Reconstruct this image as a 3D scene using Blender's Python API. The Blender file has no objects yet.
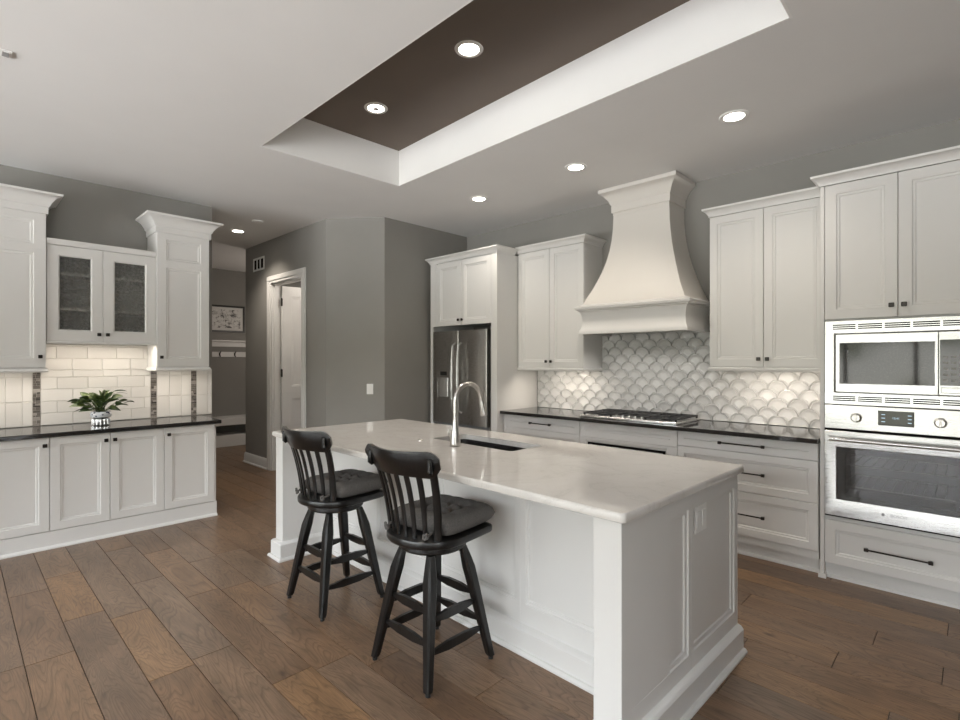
import bpy, bmesh, math, random
from mathutils import Vector, Matrix
random.seed(7)
sc = bpy.context.scene
COL = sc.collection
PI = math.pi
H = 3.04

# ---------------------------------------------------------------- camera
cam = bpy.data.cameras.new('camera'); camo = bpy.data.objects.new('camera', cam); COL.objects.link(camo)
cam.sensor_width = 36.0; cam.lens = 512.0 / 960.0 * 36.0
cam.shift_y = 1.0 / 960.0; cam.clip_start = 0.05
YAW = math.atan(495 / 512.0)
camo.location = (0, 0, 1.44); camo.rotation_euler = (PI / 2, 0, YAW)
sc.camera = camo

# ---------------------------------------------------------------- view + world
sc.view_settings.view_transform = 'Standard'; sc.view_settings.look = 'None'
sc.view_settings.gamma = 1.0; sc.view_settings.use_curve_mapping = False
sc.view_settings.exposure = 1.0
try:
    sc.cycles.use_denoising = True
    sc.cycles.max_bounces = 10; sc.cycles.diffuse_bounces = 6
    sc.cycles.sample_clamp_indirect = 6.0
    sc.cycles.caustics_reflective = False; sc.cycles.caustics_refractive = False
except Exception:
    pass
SKY = 7.2          # daylight strength
LAMP = 1.0         # ceiling lamps

def make_world():
    w = bpy.data.worlds.new('daylight'); sc.world = w; w.use_nodes = True
    nt = w.node_tree; nt.nodes.clear(); N = nt.nodes.new; L = nt.links.new
    out = N('ShaderNodeOutputWorld'); bg = N('ShaderNodeBackground'); L(bg.outputs[0], out.inputs[0])
    bg.inputs[1].default_value = SKY
    tc = N('ShaderNodeTexCoord'); sx = N('ShaderNodeSeparateXYZ'); L(tc.outputs['Generated'], sx.inputs[0])
    nz = N('ShaderNodeTexNoise'); nz.inputs['Scale'].default_value = 9; nz.inputs['Detail'].default_value = 6
    L(tc.outputs['Generated'], nz.inputs['Vector'])
    ma = N('ShaderNodeMath'); ma.operation = 'MULTIPLY_ADD'; L(nz.outputs['Fac'], ma.inputs[0]); ma.inputs[1].default_value = 0.12
    L(sx.outputs['Z'], ma.inputs[2])
    mb_ = N('ShaderNodeMath'); mb_.operation = 'MULTIPLY_ADD'; L(ma.outputs[0], mb_.inputs[0]); mb_.inputs[1].default_value = .5; mb_.inputs[2].default_value = .47
    cr = N('ShaderNodeValToRGB'); L(mb_.outputs[0], cr.inputs[0])
    # generic outdoors (position = .5 + elevation / 2): added bright ground lighting the ceiling, lawn, pale field, trees widened against steel glare, bright hazy sky
    e = cr.color_ramp.elements
    e[0].position = 0.0; e[0].color = (1.42, 1.43, 1.43, 1)
    e[1].position = 1.0; e[1].color = (.80, .88, .96, 1)
    for p, c in ((.40, (1.42, 1.43, 1.43, 1)), (.435, (.27, .275, .235, 1)), (.475, (.20, .205, .165, 1)), (.485, (.42, .42, .38, 1)), (.505, (.40, .40, .37, 1)), (.515, (.12, .13, .10, 1)),
                 (.555, (.15, .16, .13, 1)), (.575, (.85, .89, .93, 1)), (.7, (1.1, 1.16, 1.22, 1))):
        k = e.new(p); k.color = c
    L(cr.outputs[0], bg.inputs[0])
make_world()

def area(name, loc, rot, sx, sy, energy, color=(1, 1, 1), portal=False, spread=PI):
    l = bpy.data.lights.new(name, 'AREA'); l.shape = 'RECTANGLE'; l.size = sx; l.size_y = sy
    l.energy = energy; l.color = color; l.spread = spread
    if portal: l.cycles.is_portal = True
    o = bpy.data.objects.new(name, l); COL.objects.link(o); o.location = loc; o.rotation_euler = rot
    return o
YF, XR = -4.6, 3.6          # planes of the window walls behind the camera
WIN_F = [(-5.5, -3.3), (-3.0, 0.3), (1.6, 3.0)]
FILL_WIN_R = [(-4.2, -2.6), (-2.2, -0.8)]  # unseen windows added to brighten the island end and hutch
WZ0, WZ1 = 0.12, 2.72
for a, b in WIN_F:
    area('daylight_portal', ((a + b) / 2, YF - .02, (WZ0 + WZ1) / 2), (PI / 2, 0, 0), b - a, WZ1 - WZ0, 1, portal=True)
for a, b in FILL_WIN_R:
    area('daylight_portal', (XR + .02, (a + b) / 2, (WZ0 + WZ1) / 2), (PI / 2, 0, PI / 2), b - a, WZ1 - WZ0, 1, portal=True)

# ---------------------------------------------------------------- materials
def mat(name, base, rough=.5, metal=0, spec=.5, coat=0, build=None):
    m = bpy.data.materials.new(name); m.use_nodes = True
    b = m.node_tree.nodes['Principled BSDF']
    b.inputs['Base Color'].default_value = (*base, 1); b.inputs['Roughness'].default_value = rough
    b.inputs['Metallic'].default_value = metal; b.inputs['Specular IOR Level'].default_value = spec
    if coat: b.inputs['Coat Weight'].default_value = coat; b.inputs['Coat Roughness'].default_value = .08
    if build: build(m.node_tree, b)
    return m
def node(nt, t, **kw):
    n = nt.nodes.new(t)
    for k, v in kw.items(): setattr(n, k, v)
    return n
def ramp(nt, fac, stops):
    r = node(nt, 'ShaderNodeValToRGB'); e = r.color_ramp.elements
    e[0].position, e[0].color = stops[0][0], (*stops[0][1], 1); e[1].position, e[1].color = stops[-1][0], (*stops[-1][1], 1)
    for p, c in stops[1:-1]:
        k = e.new(p); k.color = (*c, 1)
    nt.links.new(fac, r.inputs[0]); return r.outputs[0]
def mapping(nt, scale, src='Object'):
    tc = node(nt, 'ShaderNodeTexCoord'); mp = node(nt, 'ShaderNodeMapping'); mp.inputs['Scale'].default_value = scale
    nt.links.new(tc.outputs[src], mp.inputs[0]); return mp.outputs[0]
def noise(nt, vec, scale, detail=4, rough=.55, dist=0):
    n = node(nt, 'ShaderNodeTexNoise'); n.inputs['Scale'].default_value = scale; n.inputs['Detail'].default_value = detail
    n.inputs['Roughness'].default_value = rough; n.inputs['Distortion'].default_value = dist
    nt.links.new(vec, n.inputs['Vector']); return n.outputs['Fac']
def bump(nt, b, h, strength=.1, dist=.01):
    n = node(nt, 'ShaderNodeBump'); n.inputs['Strength'].default_value = strength; n.inputs['Distance'].default_value = dist
    nt.links.new(h, n.inputs['Height']); nt.links.new(n.outputs[0], b.inputs['Normal'])
def mixc(nt, fac, a, b, mode='MIX'):
    m = node(nt, 'ShaderNodeMix', data_type='RGBA', blend_type=mode)
    for s, v in ((0, fac), (6, a), (7, b)):
        if isinstance(v, (int, float)): m.inputs[s].default_value = v
        elif isinstance(v, tuple): m.inputs[s].default_value = (*v, 1)
        else: nt.links.new(v, m.inputs[s])
    return m.outputs[2]

def paint(c, var=.04, bs=.04):
    def f(nt, b):
        v = mapping(nt, (1, 1, 1)); n = noise(nt, v, 2.0, 3)
        nt.links.new(ramp(nt, n, [(.3, tuple(x * (1 - var) for x in c)), (.7, tuple(min(1, x * (1 + var)) for x in c))]), b.inputs['Base Color'])
        bump(nt, b, noise(nt, v, 220, 2), bs, .001)
    return f
WALL = (.27, .262, .245)
M = {}
M['wall'] = mat('wall_paint', WALL, .75, build=paint(WALL))
M['ceil'] = mat('ceiling_paint', (.74, .735, .725), .85, build=paint((.74, .735, .725), .015))
M['trayside'] = mat('tray_white_paint', (.80, .795, .78), .7, build=paint((.8, .795, .78), .015))
M['brown'] = mat('brown_ceiling_paint', (.145, .115, .092), .7, build=paint((.145, .115, .092), .05))
CAB = (.70, .695, .68)
M['cab'] = mat('cabinet_paint', CAB, .38, build=paint(CAB, .012, .02))
M['trim'] = mat('trim_paint', (.72, .715, .70), .4, build=paint((.72, .715, .70), .012, .02))
HOODC = (.68, .655, .615)
M['hood'] = mat('hood_paint', HOODC, .5, build=paint(HOODC, .012, .03))
M['inside'] = mat('cabinet_inside_paint', (.6, .595, .58), .6, build=paint((.6, .595, .58), .05))

def b_granite(nt, b):
    v = mapping(nt, (1, 1, 1)); n = noise(nt, v, 260, 3)
    nt.links.new(ramp(nt, n, [(.5, (.016, .015, .015)), (.72, (.05, .047, .045))]), b.inputs['Base Color'])
M['granite'] = mat('black_granite', (.018, .017, .017), .1, build=b_granite)
def b_quartz(nt, b):
    v = mapping(nt, (1, 1, 1)); n1 = noise(nt, v, 2.2, 8, .62, 1.6); n2 = noise(nt, v, 300, 2)
    veins = ramp(nt, n1, [(.38, (.68, .655, .625)), (.485, (.665, .64, .61)), (.5, (.61, .587, .56)), (.515, (.67, .645, .615)), (.7, (.71, .69, .665))])
    nt.links.new(mixc(nt, .08, veins, ramp(nt, n2, [(.35, (.4, .38, .36)), (.65, (.85, .84, .82))])), b.inputs['Base Color'])
M['quartz'] = mat('white_quartz', (.65, .63, .6), .035, spec=.6, build=b_quartz)
def b_steel(sc_):
    def f(nt, b):
        v = mapping(nt, sc_); n = noise(nt, v, 60, 3)
        nt.links.new(ramp(nt, n, [(.3, (.24, .24, .24)), (.7, (.32, .32, .32))]), b.inputs['Roughness'])
    return f
M['steel'] = mat('brushed_steel', (.58, .575, .57), .26, 1, build=b_steel((.3, 30, 30)))
M['darksteel'] = mat('fridge_steel', (.40, .385, .37), .22, 1, build=b_steel((.3, 30, 30)))
M['nickel'] = mat('brushed_nickel', (.62, .60, .575), .24, 1, build=b_steel((8, 8, 8)))
M['sinksteel'] = mat('sink_steel', (.20, .193, .186), .3, 1, build=b_steel((20, 1, 20)))
M['bronze'] = mat('dark_bronze', (.035, .03, .027), .35, .6, build=b_steel((9, 9, 9)))
def b_castiron(nt, b):
    bump(nt, b, noise(nt, mapping(nt, (1, 1, 1)), 400, 2), .3, .001)
M['iron'] = mat('cast_iron', (.018, .018, .019), .5, build=b_castiron)
M['blackglass'] = mat('black_glass', (.012, .012, .014), .04, build=b_granite)
M['blackplastic'] = mat('black_plastic', (.02, .02, .02), .4, build=b_castiron)
M['dark'] = mat('shadow_gap_black', (.012, .011, .011), .8, spec=.08, build=b_castiron)
M['cavity'] = mat('dark_enamel', (.05, .05, .052), .35, build=paint((.05, .05, .052), .05))
M['white'] = mat('white_plastic', (.80, .80, .79), .35, build=paint((.80, .80, .79), .01, .0))
M['grey'] = mat('grey_plastic', (.3, .3, .3), .4, build=paint((.3, .3, .3), .03, .0))
def b_stool(nt, b):
    v = mapping(nt, (1, 1, .15)); n = noise(nt, v, 90, 5)
    nt.links.new(ramp(nt, n, [(.35, (.004, .004, .004)), (.75, (.013, .012, .012))]), b.inputs['Base Color'])
    bump(nt, b, n, .12, .002)
M['stool'] = mat('black_stained_wood', (.02, .019, .019), .28, spec=.4, coat=.15, build=b_stool)
def b_fabric(nt, b):
    v = mapping(nt, (1, 1, 1)); n = noise(nt, v, 260, 3); n2 = noise(nt, v, 14, 3)
    nt.links.new(mixc(nt, .5, ramp(nt, n, [(.3, (.08, .077, .074)), (.7, (.25, .24, .23))]), ramp(nt, n2, [(.3, (.075, .07, .066)), (.7, (.11, .102, .096))])), b.inputs['Base Color'])
    bump(nt, b, n, .5, .003)
M['fabric'] = mat('charcoal_fabric', (.07, .065, .06), .92, spec=.2, build=b_fabric)

def emit(name, color, strength):
    m = bpy.data.materials.new(name); m.use_nodes = True; nt = m.node_tree; nt.nodes.clear()
    o = node(nt, 'ShaderNodeOutputMaterial'); e = node(nt, 'ShaderNodeEmission')
    e.inputs[0].default_value = (*color, 1); e.inputs[1].default_value = strength; nt.links.new(e.outputs[0], o.inputs[0]); return m
M['lamp'] = emit('lamp_lens', (1, .93, .82), 9.0)
M['led'] = emit('led_strip', (1, .9, .78), 5.0)
M['digits'] = emit('display_digits', (.55, .75, .9), .6)

def b_floor(nt, b):
    g = node(nt, 'ShaderNodeNewGeometry'); rnd = g.outputs['Random Per Island']
    tc = node(nt, 'ShaderNodeTexCoord'); cb = node(nt, 'ShaderNodeCombineXYZ')
    mul = node(nt, 'ShaderNodeMath', operation='MULTIPLY'); nt.links.new(rnd, mul.inputs[0]); mul.inputs[1].default_value = 37.0
    nt.links.new(mul.outputs[0], cb.inputs[0]); nt.links.new(mul.outputs[0], cb.inputs[2])
    add = node(nt, 'ShaderNodeVectorMath', operation='ADD'); nt.links.new(tc.outputs['Object'], add.inputs[0]); nt.links.new(cb.outputs[0], add.inputs[1])
    def mp(s):
        m_ = node(nt, 'ShaderNodeMapping'); m_.inputs['Scale'].default_value = s; nt.links.new(add.outputs[0], m_.inputs[0]); return m_.outputs[0]
    fine = noise(nt, mp((3, 70, 1)), 3, 6, .72)
    cloud = noise(nt, mp((1.5, 5, 1)), 1.6, 5, .62, .6)
    fld = noise(nt, mp((1.1, 6.5, 1)), 1.0, 2.5, .5, .8)          # rings of the grain: level lines of a stretched field
    m1 = node(nt, 'ShaderNodeMath', operation='MULTIPLY'); nt.links.new(fld, m1.inputs[0]); m1.inputs[1].default_value = 26.0
    m2_ = node(nt, 'ShaderNodeMath', operation='FRACT'); nt.links.new(m1.outputs[0], m2_.inputs[0])
    grain = ramp(nt, m2_.outputs[0], [(0, (.50, .46, .42)), (.16, (.80, .78, .76)), (.45, (1.04, 1.03, 1.02)), (.9, (1.0, .99, .98)), (1, (.50, .46, .42))])
    tone = ramp(nt, rnd, [(0, (.092, .060, .039)), (.2, (.156, .107, .071)), (.35, (.104, .078, .061)), (.5, (.180, .118, .068)), (.65, (.126, .086, .058)), (.8, (.136, .103, .079)), (1, (.166, .110, .066))])
    c = mixc(nt, .75, tone, ramp(nt, cloud, [(.3, (.52, .50, .49)), (.7, (1.12, 1.1, 1.08))]), 'MULTIPLY')
    c = mixc(nt, .55, c, ramp(nt, fine, [(.35, (.50, .47, .44)), (.62, (1.18, 1.15, 1.13))]), 'MULTIPLY')
    c = mixc(nt, .70, c, grain, 'MULTIPLY')
    vo = node(nt, 'ShaderNodeTexVoronoi'); vo.inputs['Scale'].default_value = 1.7; nt.links.new(mp((1, 2.2, 1)), vo.inputs['Vector'])
    c = mixc(nt, 1.0, c, ramp(nt, vo.outputs['Distance'], [(.015, (.30, .26, .23)), (.07, (1, 1, 1))]), 'MULTIPLY')
    gain = mixc(nt, 1.0, c, (1.72, 1.62, 1.50), 'MULTIPLY')
    nt.links.new(gain, b.inputs['Base Color'])
    nt.links.new(ramp(nt, fine, [(.3, (.30,) * 3), (.7, (.42,) * 3)]), b.inputs['Roughness'])
    bump(nt, b, fine, .10, .002)
M['floor'] = mat('oak_planks', (.2, .15, .1), .35, build=b_floor)
def b_scallop(nt, b):
    g = node(nt, 'ShaderNodeNewGeometry')
    nt.links.new(ramp(nt, g.outputs['Random Per Island'], [(0, (.52, .518, .51)), (.5, (.58, .577, .57)), (1, (.64, .636, .628))]), b.inputs['Base Color'])
    bump(nt, b, noise(nt, mapping(nt, (1, 1, 1)), 22, 3), .35, .004)
M['scallop'] = mat('glazed_scallop_tile', (.5, .5, .5), .11, build=b_scallop)
def b_subway(nt, b):
    g = node(nt, 'ShaderNodeNewGeometry')
    nt.links.new(ramp(nt, g.outputs['Random Per Island'], [(0, (.59, .575, .55)), (.5, (.64, .625, .60)), (1, (.68, .665, .64))]), b.inputs['Base Color'])
    bump(nt, b, noise(nt, mapping(nt, (1, 40, 40)), 3, 3), .15, .003)
M['subway'] = mat('pale_linen_tile', (.65, .62, .58), .3, build=b_subway)
def b_mosaic(nt, b):
    g = node(nt, 'ShaderNodeNewGeometry')
    nt.links.new(ramp(nt, g.outputs['Random Per Island'], [(0, (.04, .035, .032)), (.4, (.22, .20, .18)), (.7, (.10, .09, .085)), (1, (.42, .39, .36))]), b.inputs['Base Color'])
M['mosaic'] = mat('mosaic_glass', (.15, .14, .13), .15, build=b_mosaic)
M['darkgrout'] = mat('grey_grout', (.56, .555, .545), .85, build=paint((.56, .555, .545), .05))
M['grout'] = mat('tile_grout', (.62, .60, .57), .85, build=paint((.62, .60, .57), .05))
def b_seeded(nt, b):
    v = mapping(nt, (1, 1, 1)); vo = node(nt, 'ShaderNodeTexVoronoi'); vo.inputs['Scale'].default_value = 75; nt.links.new(v, vo.inputs['Vector'])
    bump(nt, b, vo.outputs['Distance'], 1.0, .012)
    n2 = noise(nt, v, 45, 3)
    o = nt.nodes['Material Output']; tr = node(nt, 'ShaderNodeBsdfTransparent'); tr.inputs[0].default_value = (.86, .86, .84, 1); mx = node(nt, 'ShaderNodeMixShader')
    nt.links.new(ramp(nt, n2, [(.35, (.10,) * 3), (.7, (.45,) * 3)]), mx.inputs[0]); nt.links.new(tr.outputs[0], mx.inputs[1]); nt.links.new(b.outputs[0], mx.inputs[2]); nt.links.new(mx.outputs[0], o.inputs[0])
M['seeded'] = mat('seeded_glass', (.22, .22, .215), .12, build=b_seeded)
def b_leaf(nt, b):
    v = mapping(nt, (1, 1, 1)); n = noise(nt, v, 28, 4); g = node(nt, 'ShaderNodeNewGeometry')
    c = ramp(nt, g.outputs['Random Per Island'], [(0, (.018, .045, .015)), (.6, (.04, .085, .022)), (1, (.12, .16, .04))])
    nt.links.new(mixc(nt, .5, c, ramp(nt, n, [(.4, (.02, .05, .02)), (.62, (.20, .24, .07))])), b.inputs['Base Color'])
M['leaf'] = mat('variegated_leaf', (.04, .08, .02), .35, build=b_leaf)
def b_pot(nt, b):
    v = mapping(nt, (1, 1, 1)); vo = node(nt, 'ShaderNodeTexVoronoi'); vo.inputs['Scale'].default_value = 38; nt.links.new(v, vo.inputs['Vector'])
    nt.links.new(ramp(nt, vo.outputs['Distance'], [(.25, (.03, .04, .09)), (.4, (.75, .77, .8))]), b.inputs['Base Color'])
M['pot'] = mat('blue_white_glaze', (.6, .62, .7), .12, build=b_pot)
M['silver'] = mat('polished_silver', (.8, .8, .8), .1, 1, build=b_steel((5, 5, 5)))
def b_art(nt, b):
    v = mapping(nt, (1, 1, 1)); n = noise(nt, v, 16, 6, .7, .6)
    nt.links.new(ramp(nt, n, [(.40, (.06, .058, .055)), (.47, (.5, .49, .47)), (.54, (.72, .71, .69))]), b.inputs['Base Color'])
M['art'] = mat('black_white_print', (.6, .6, .6), .5, build=b_art)
M['mat_paper'] = mat('mount_paper', (.7, .69, .67), .7, build=paint((.7, .69, .67), .02))
def b_pane(nt, b):
    o = nt.nodes['Material Output']; tr = node(nt, 'ShaderNodeBsdfTransparent'); mx = node(nt, 'ShaderNodeMixShader'); fr = node(nt, 'ShaderNodeFresnel')
    nt.links.new(fr.outputs[0], mx.inputs[0]); nt.links.new(tr.outputs[0], mx.inputs[1]); nt.links.new(b.outputs[0], mx.inputs[2]); nt.links.new(mx.outputs[0], o.inputs[0])
M['pane'] = mat('window_glass', (1, 1, 1), .0, build=b_pane)
M['soil'] = mat('soil', (.03, .022, .016), .9, build=paint((.03, .022, .016), .3))

# ---------------------------------------------------------------- mesh helpers
class MB:
    def __init__(s): s.bm = bmesh.new()
    def face(s, vs):
        try: return s.bm.faces.new(vs)
        except ValueError: return None
    def box(s, x0, x1, y0, y1, z0, z1, bev=0, M_=None, seg=1):
        b = bmesh.new(); r = bmesh.ops.create_cube(b, size=1)
        for v in b.verts:
            v.co = Vector(((x0 + x1) / 2 + v.co.x * (x1 - x0), (y0 + y1) / 2 + v.co.y * (y1 - y0), (z0 + z1) / 2 + v.co.z * (z1 - z0)))
        if bev: bmesh.ops.bevel(b, geom=list(b.edges), offset=bev, segments=seg, affect='EDGES', profile=.5)
        return s.merge(b, M_)
    def merge(s, b, M_=None):
        mp = {}
        for v in b.verts: mp[v] = s.bm.verts.new(M_ @ v.co if M_ else v.co)
        for f in b.faces: s.face([mp[v] for v in f.verts])
        b.free(); return s
    def loft(s, rings, cap0=True, cap1=True, M_=None, closed=True):
        R = [[s.bm.verts.new(M_ @ Vector(p) if M_ else Vector(p)) for p in r] for r in rings]
        n = len(R[0]); m = n if closed else n - 1
        for a, b in zip(R, R[1:]):
            for i in range(m): s.face([a[i], a[(i + 1) % n], b[(i + 1) % n], b[i]])
        if cap0: s.face(R[0])
        if cap1: s.face(R[-1])
        return s
    def lathe(s, prof, c=(0, 0, 0), n=24, M_=None, cap0=True, cap1=True):
        rings = [[(c[0] + r * math.cos(2 * PI * i / n), c[1] + r * math.sin(2 * PI * i / n), c[2] + z) for i in range(n)] for r, z in prof]
        return s.loft(rings, cap0, cap1, M_)
    def tube(s, pts, r, n=10, M_=None, flat=None):
        pts = [Vector(p) for p in pts]; rings = []
        up = None
        for i, p in enumerate(pts):
            t = (pts[min(i + 1, len(pts) - 1)] - pts[max(i - 1, 0)]).normalized()
            if up is None:
                up = Vector((0, 0, 1)) if abs(t.z) < .9 else Vector((1, 0, 0))
            a = t.cross(up).normalized(); b = a.cross(t).normalized(); up = b
            rr = r[i] if isinstance(r, (list, tuple)) else r
            rings.append([p + a * rr * math.cos(2 * PI * k / n) + b * rr * (flat or 1) * math.sin(2 * PI * k / n) for k in range(n)])
        return s.loft(rings, True, True, M_)
    def sweep(s, path, prof, M_=None):
        """profile (out, z) swept along plan polyline; outward is to the right of travel"""
        P = [Vector((p[0], p[1])) for p in path]; z0 = path[0][2] if len(path[0]) > 2 else 0
        rings = []
        for i, p in enumerate(P):
            def nrm(a, b):
                d = (b - a).normalized(); return Vector((d.y, -d.x))
            if i == 0: o = nrm(P[0], P[1])
            elif i == len(P) - 1: o = nrm(P[-2], P[-1])
            else:
                a = nrm(P[i - 1], p); b = nrm(p, P[i + 1]); o = (a + b) / max(.2, 1 + a.dot(b))
            rings.append([(p.x + o.x * u, p.y + o.y * u, z0 + z) for u, z in prof])
        return s.loft(rings, True, True, M_)
    def prism(s, poly, axis, a, b, M_=None):
        def pt(u, v, w): return {'x': (w, u, v), 'y': (u, w, v), 'z': (u, v, w)}[axis]
        return s.loft([[pt(u, v, a) for u, v in poly], [pt(u, v, b) for u, v in poly]], True, True, M_)
    def slab(s, levels, outline, hole=None, M_=None):
        """levels: (z, inset). outline(inset)->[(x,y)]; optional rectangular hole"""
        rings = [[(x, y, z) for x, y in outline(i)] for z, i in levels]
        if not hole: return s.loft(rings, True, True, M_)
        b = bmesh.new(); R = [[b.verts.new(p) for p in r] for r in rings]; n = len(R[0])
        for p, q in zip(R, R[1:]):
            for i in range(n): b.faces.new([p[i], p[(i + 1) % n], q[(i + 1) % n], q[i]])
        hl = []
        for z in (levels[0][0], levels[-1][0]): hl.append([b.verts.new((x, y, z)) for x, y in hole])
        k = len(hole)
        for i in range(k): b.faces.new([hl[0][i], hl[0][(i + 1) % k], hl[1][(i + 1) % k], hl[1][i]])
        for ring, h in ((R[0], hl[0]), (R[-1], hl[1])):
            ed = []
            for loop in (ring, h):
                for i in range(len(loop)):
                    u, v = loop[i], loop[(i + 1) % len(loop)]
                    ed.append(b.edges.get((u, v)) or b.edges.new((u, v)))
            bmesh.ops.triangle_fill(b, use_beauty=True, edges=ed)
        return s.merge(b, M_)
    def frame(s, o, i, yf, t, rec=.013, M_=None, open_=False, ch=.002, bead=.016):
        """door face (front is -Y at y=yf): o, i = outer / inner rect (x0,x1,z0,z1)"""
        def rect(r, d, y): return [(r[0] + d, y, r[2] + d), (r[1] - d, y, r[2] + d), (r[1] - d, y, r[3] - d), (r[0] + d, y, r[3] - d)]
        rings = [rect(o, 0, yf + t), rect(o, 0, yf + ch), rect(o, ch, yf), rect(i, 0, yf), rect(i, .004, yf + rec * .45), rect(i, bead, yf + rec * .6), rect(i, bead + .004, yf + rec)]
        if open_:
            rings.append(rect(i, bead + .004, yf + t)); rings.append(rings[0])
            return s.loft(rings, False, False, M_)
        return s.loft(rings, True, True, M_)
    def build(s, name, m, parent=None, smooth=35, base=None):
        bm = s.bm
        if base is None: base = BASE.get(ROOT.get(parent.name, parent.name), Vector((0, 0, 0))) if parent else Vector((0, 0, 0))
        bmesh.ops.recalc_face_normals(bm, faces=list(bm.faces))
        for v in bm.verts: v.co -= Vector(base)
        if smooth:
            ca = math.radians(smooth)
            for f in bm.faces: f.smooth = True
            for e in bm.edges:
                if len(e.link_faces) != 2 or e.calc_face_angle(0) > ca: e.smooth = False
        me = bpy.data.meshes.new(name); bm.to_mesh(me); bm.free()
        for x in (m if isinstance(m, (list, tuple)) else [m]): me.materials.append(M[x])
        o = bpy.data.objects.new(name, me); COL.objects.link(o)
        if parent:
            o.parent = parent; ROOT[o.name] = ROOT.get(parent.name, parent.name)
        return o
BASE, ROOT = {}, {}
def tag(o, label=None, cat=None, group=None, kind=None):
    if label: o['label'] = label
    if cat: o['category'] = cat
    if group: o['group'] = group
    if kind: o['kind'] = kind
    return o
class Frame:
    def __init__(s, rz=0, pivot=(0, 0)): s.rz = rz; s.p = Vector((pivot[0], pivot[1]))
    def world(s, b):
        d = Vector((b[0], b[1])) - s.p; c, n = math.cos(s.rz), math.sin(s.rz)
        return Vector((s.p.x + c * d.x - n * d.y, s.p.y + n * d.x + c * d.y, b[2]))
    def local(s, w):
        d = Vector((w[0], w[1])) - s.p; c, n = math.cos(s.rz), math.sin(s.rz)
        return Vector((s.p.x + c * d.x + n * d.y, s.p.y - n * d.x + c * d.y, w[2]))
ROOM = Frame(); HUT = Frame(PI / 2); ISL = Frame(math.radians(-1.3), (-.872, 1.585))
def thing(name, label, cat, fr, base, group=None):
    o = bpy.data.objects.new(name, None); COL.objects.link(o); o.empty_display_size = .1
    o.location = fr.world(base); o.rotation_euler = (0, 0, fr.rz); BASE[o.name] = Vector(base)
    return tag(o, label, cat, group)
def single(mb, name, m, label, cat, fr, base, group=None, smooth=35):
    o = mb.build(name, m, None, smooth, base=base); o.location = fr.world(base); o.rotation_euler = (0, 0, fr.rz)
    BASE[o.name] = Vector(base); return tag(o, label, cat, group)
def dup(root, label=None, loc=None, group=None):
    r = root.copy(); COL.objects.link(r)
    if loc is not None: r.location = loc
    if label: r['label'] = label
    if group: r['group'] = group
    for ch in list(root.children):
        c = ch.copy(); COL.objects.link(c); c.parent = r
        for g in list(ch.children):
            d = g.copy(); COL.objects.link(d); d.parent = c
    return r
def struct(mb, name, m, smooth=35, parent=None):
    o = mb.build(name, m, parent, smooth, base=(0, 0, 0))
    if not parent: o['kind'] = 'structure'
    return o
def rrect(x0, x1, y0, y1, r, n=5):
    def f(ins):
        a0, a1, b0, b1 = x0 + ins, x1 - ins, y0 + ins, y1 - ins; rr = max(r - ins, .001); pts = []
        for cx, cy, st in ((a1 - rr, b1 - rr, 0), (a0 + rr, b1 - rr, 90), (a0 + rr, b0 + rr, 180), (a1 - rr, b0 + rr, 270)):
            for k in range(n + 1):
                t = math.radians(st + 90 * k / n); pts.append((cx + rr * math.cos(t), cy + rr * math.sin(t)))
        return pts
    return f
def text_into(mb, s, size, cx, yf, cz, ext=.0006):
    cu = bpy.data.curves.new('lettering', 'FONT'); cu.body = s; cu.size = size; cu.extrude = ext; cu.align_x = 'CENTER'; cu.align_y = 'CENTER'; cu.resolution_u = 3
    o = bpy.data.objects.new('lettering', cu); COL.objects.link(o)
    dg = bpy.context.evaluated_depsgraph_get(); me = bpy.data.meshes.new_from_object(o.evaluated_get(dg))
    b = bmesh.new(); b.from_mesh(me); bpy.data.objects.remove(o); bpy.data.curves.remove(cu); bpy.data.meshes.remove(me)
    return mb.merge(b, Matrix.Translation((cx, yf, cz)) @ Matrix.Rotation(PI / 2, 4, 'X'))

# ================================================================ STRUCTURE
def build_floor():
    mb = MB(); w = .188; y = .243 - w * 28
    while y < 4.9:
        x = -9.7 - random.random() * 1.5
        while x < 3.8:
            L = random.choice((.62, .8, 1.0, 1.2, 1.5, 1.8)); g = .0006; c = .0013
            a0, a1, b0, b1 = x + g, x + L - g, y + g, y + w - g
            bt = [mb.bm.verts.new(p) for p in ((a0, b0, -.006), (a1, b0, -.006), (a1, b1, -.006), (a0, b1, -.006))]
            tp = [mb.bm.verts.new(p) for p in ((a0 + c, b0 + c, 0), (a1 - c, b0 + c, 0), (a1 - c, b1 - c, 0), (a0 + c, b1 - c, 0))]
            mb.face(tp)
            for i in range(4): mb.face([bt[i], bt[(i + 1) % 4], tp[(i + 1) % 4], tp[i]])
            x += L
        y += w
    o = struct(mb, 'floor', 'floor', smooth=0)
    m2 = MB(); m2.box(-11, 4, -5.2, 5, -.05, -.004)
    me = o.data; me.materials.append(M['dark'])
    bm = bmesh.new(); bm.from_mesh(me)
    n0 = len(bm.faces); tmp = bpy.data.meshes.new('t'); m2.bm.to_mesh(tmp); bm.from_mesh(tmp)
    bm.faces.ensure_lookup_table()
    for f in bm.faces[n0:]: f.material_index = 1
    bm.normal_update()
    bm.to_mesh(me); bm.free()
build_floor()
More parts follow.
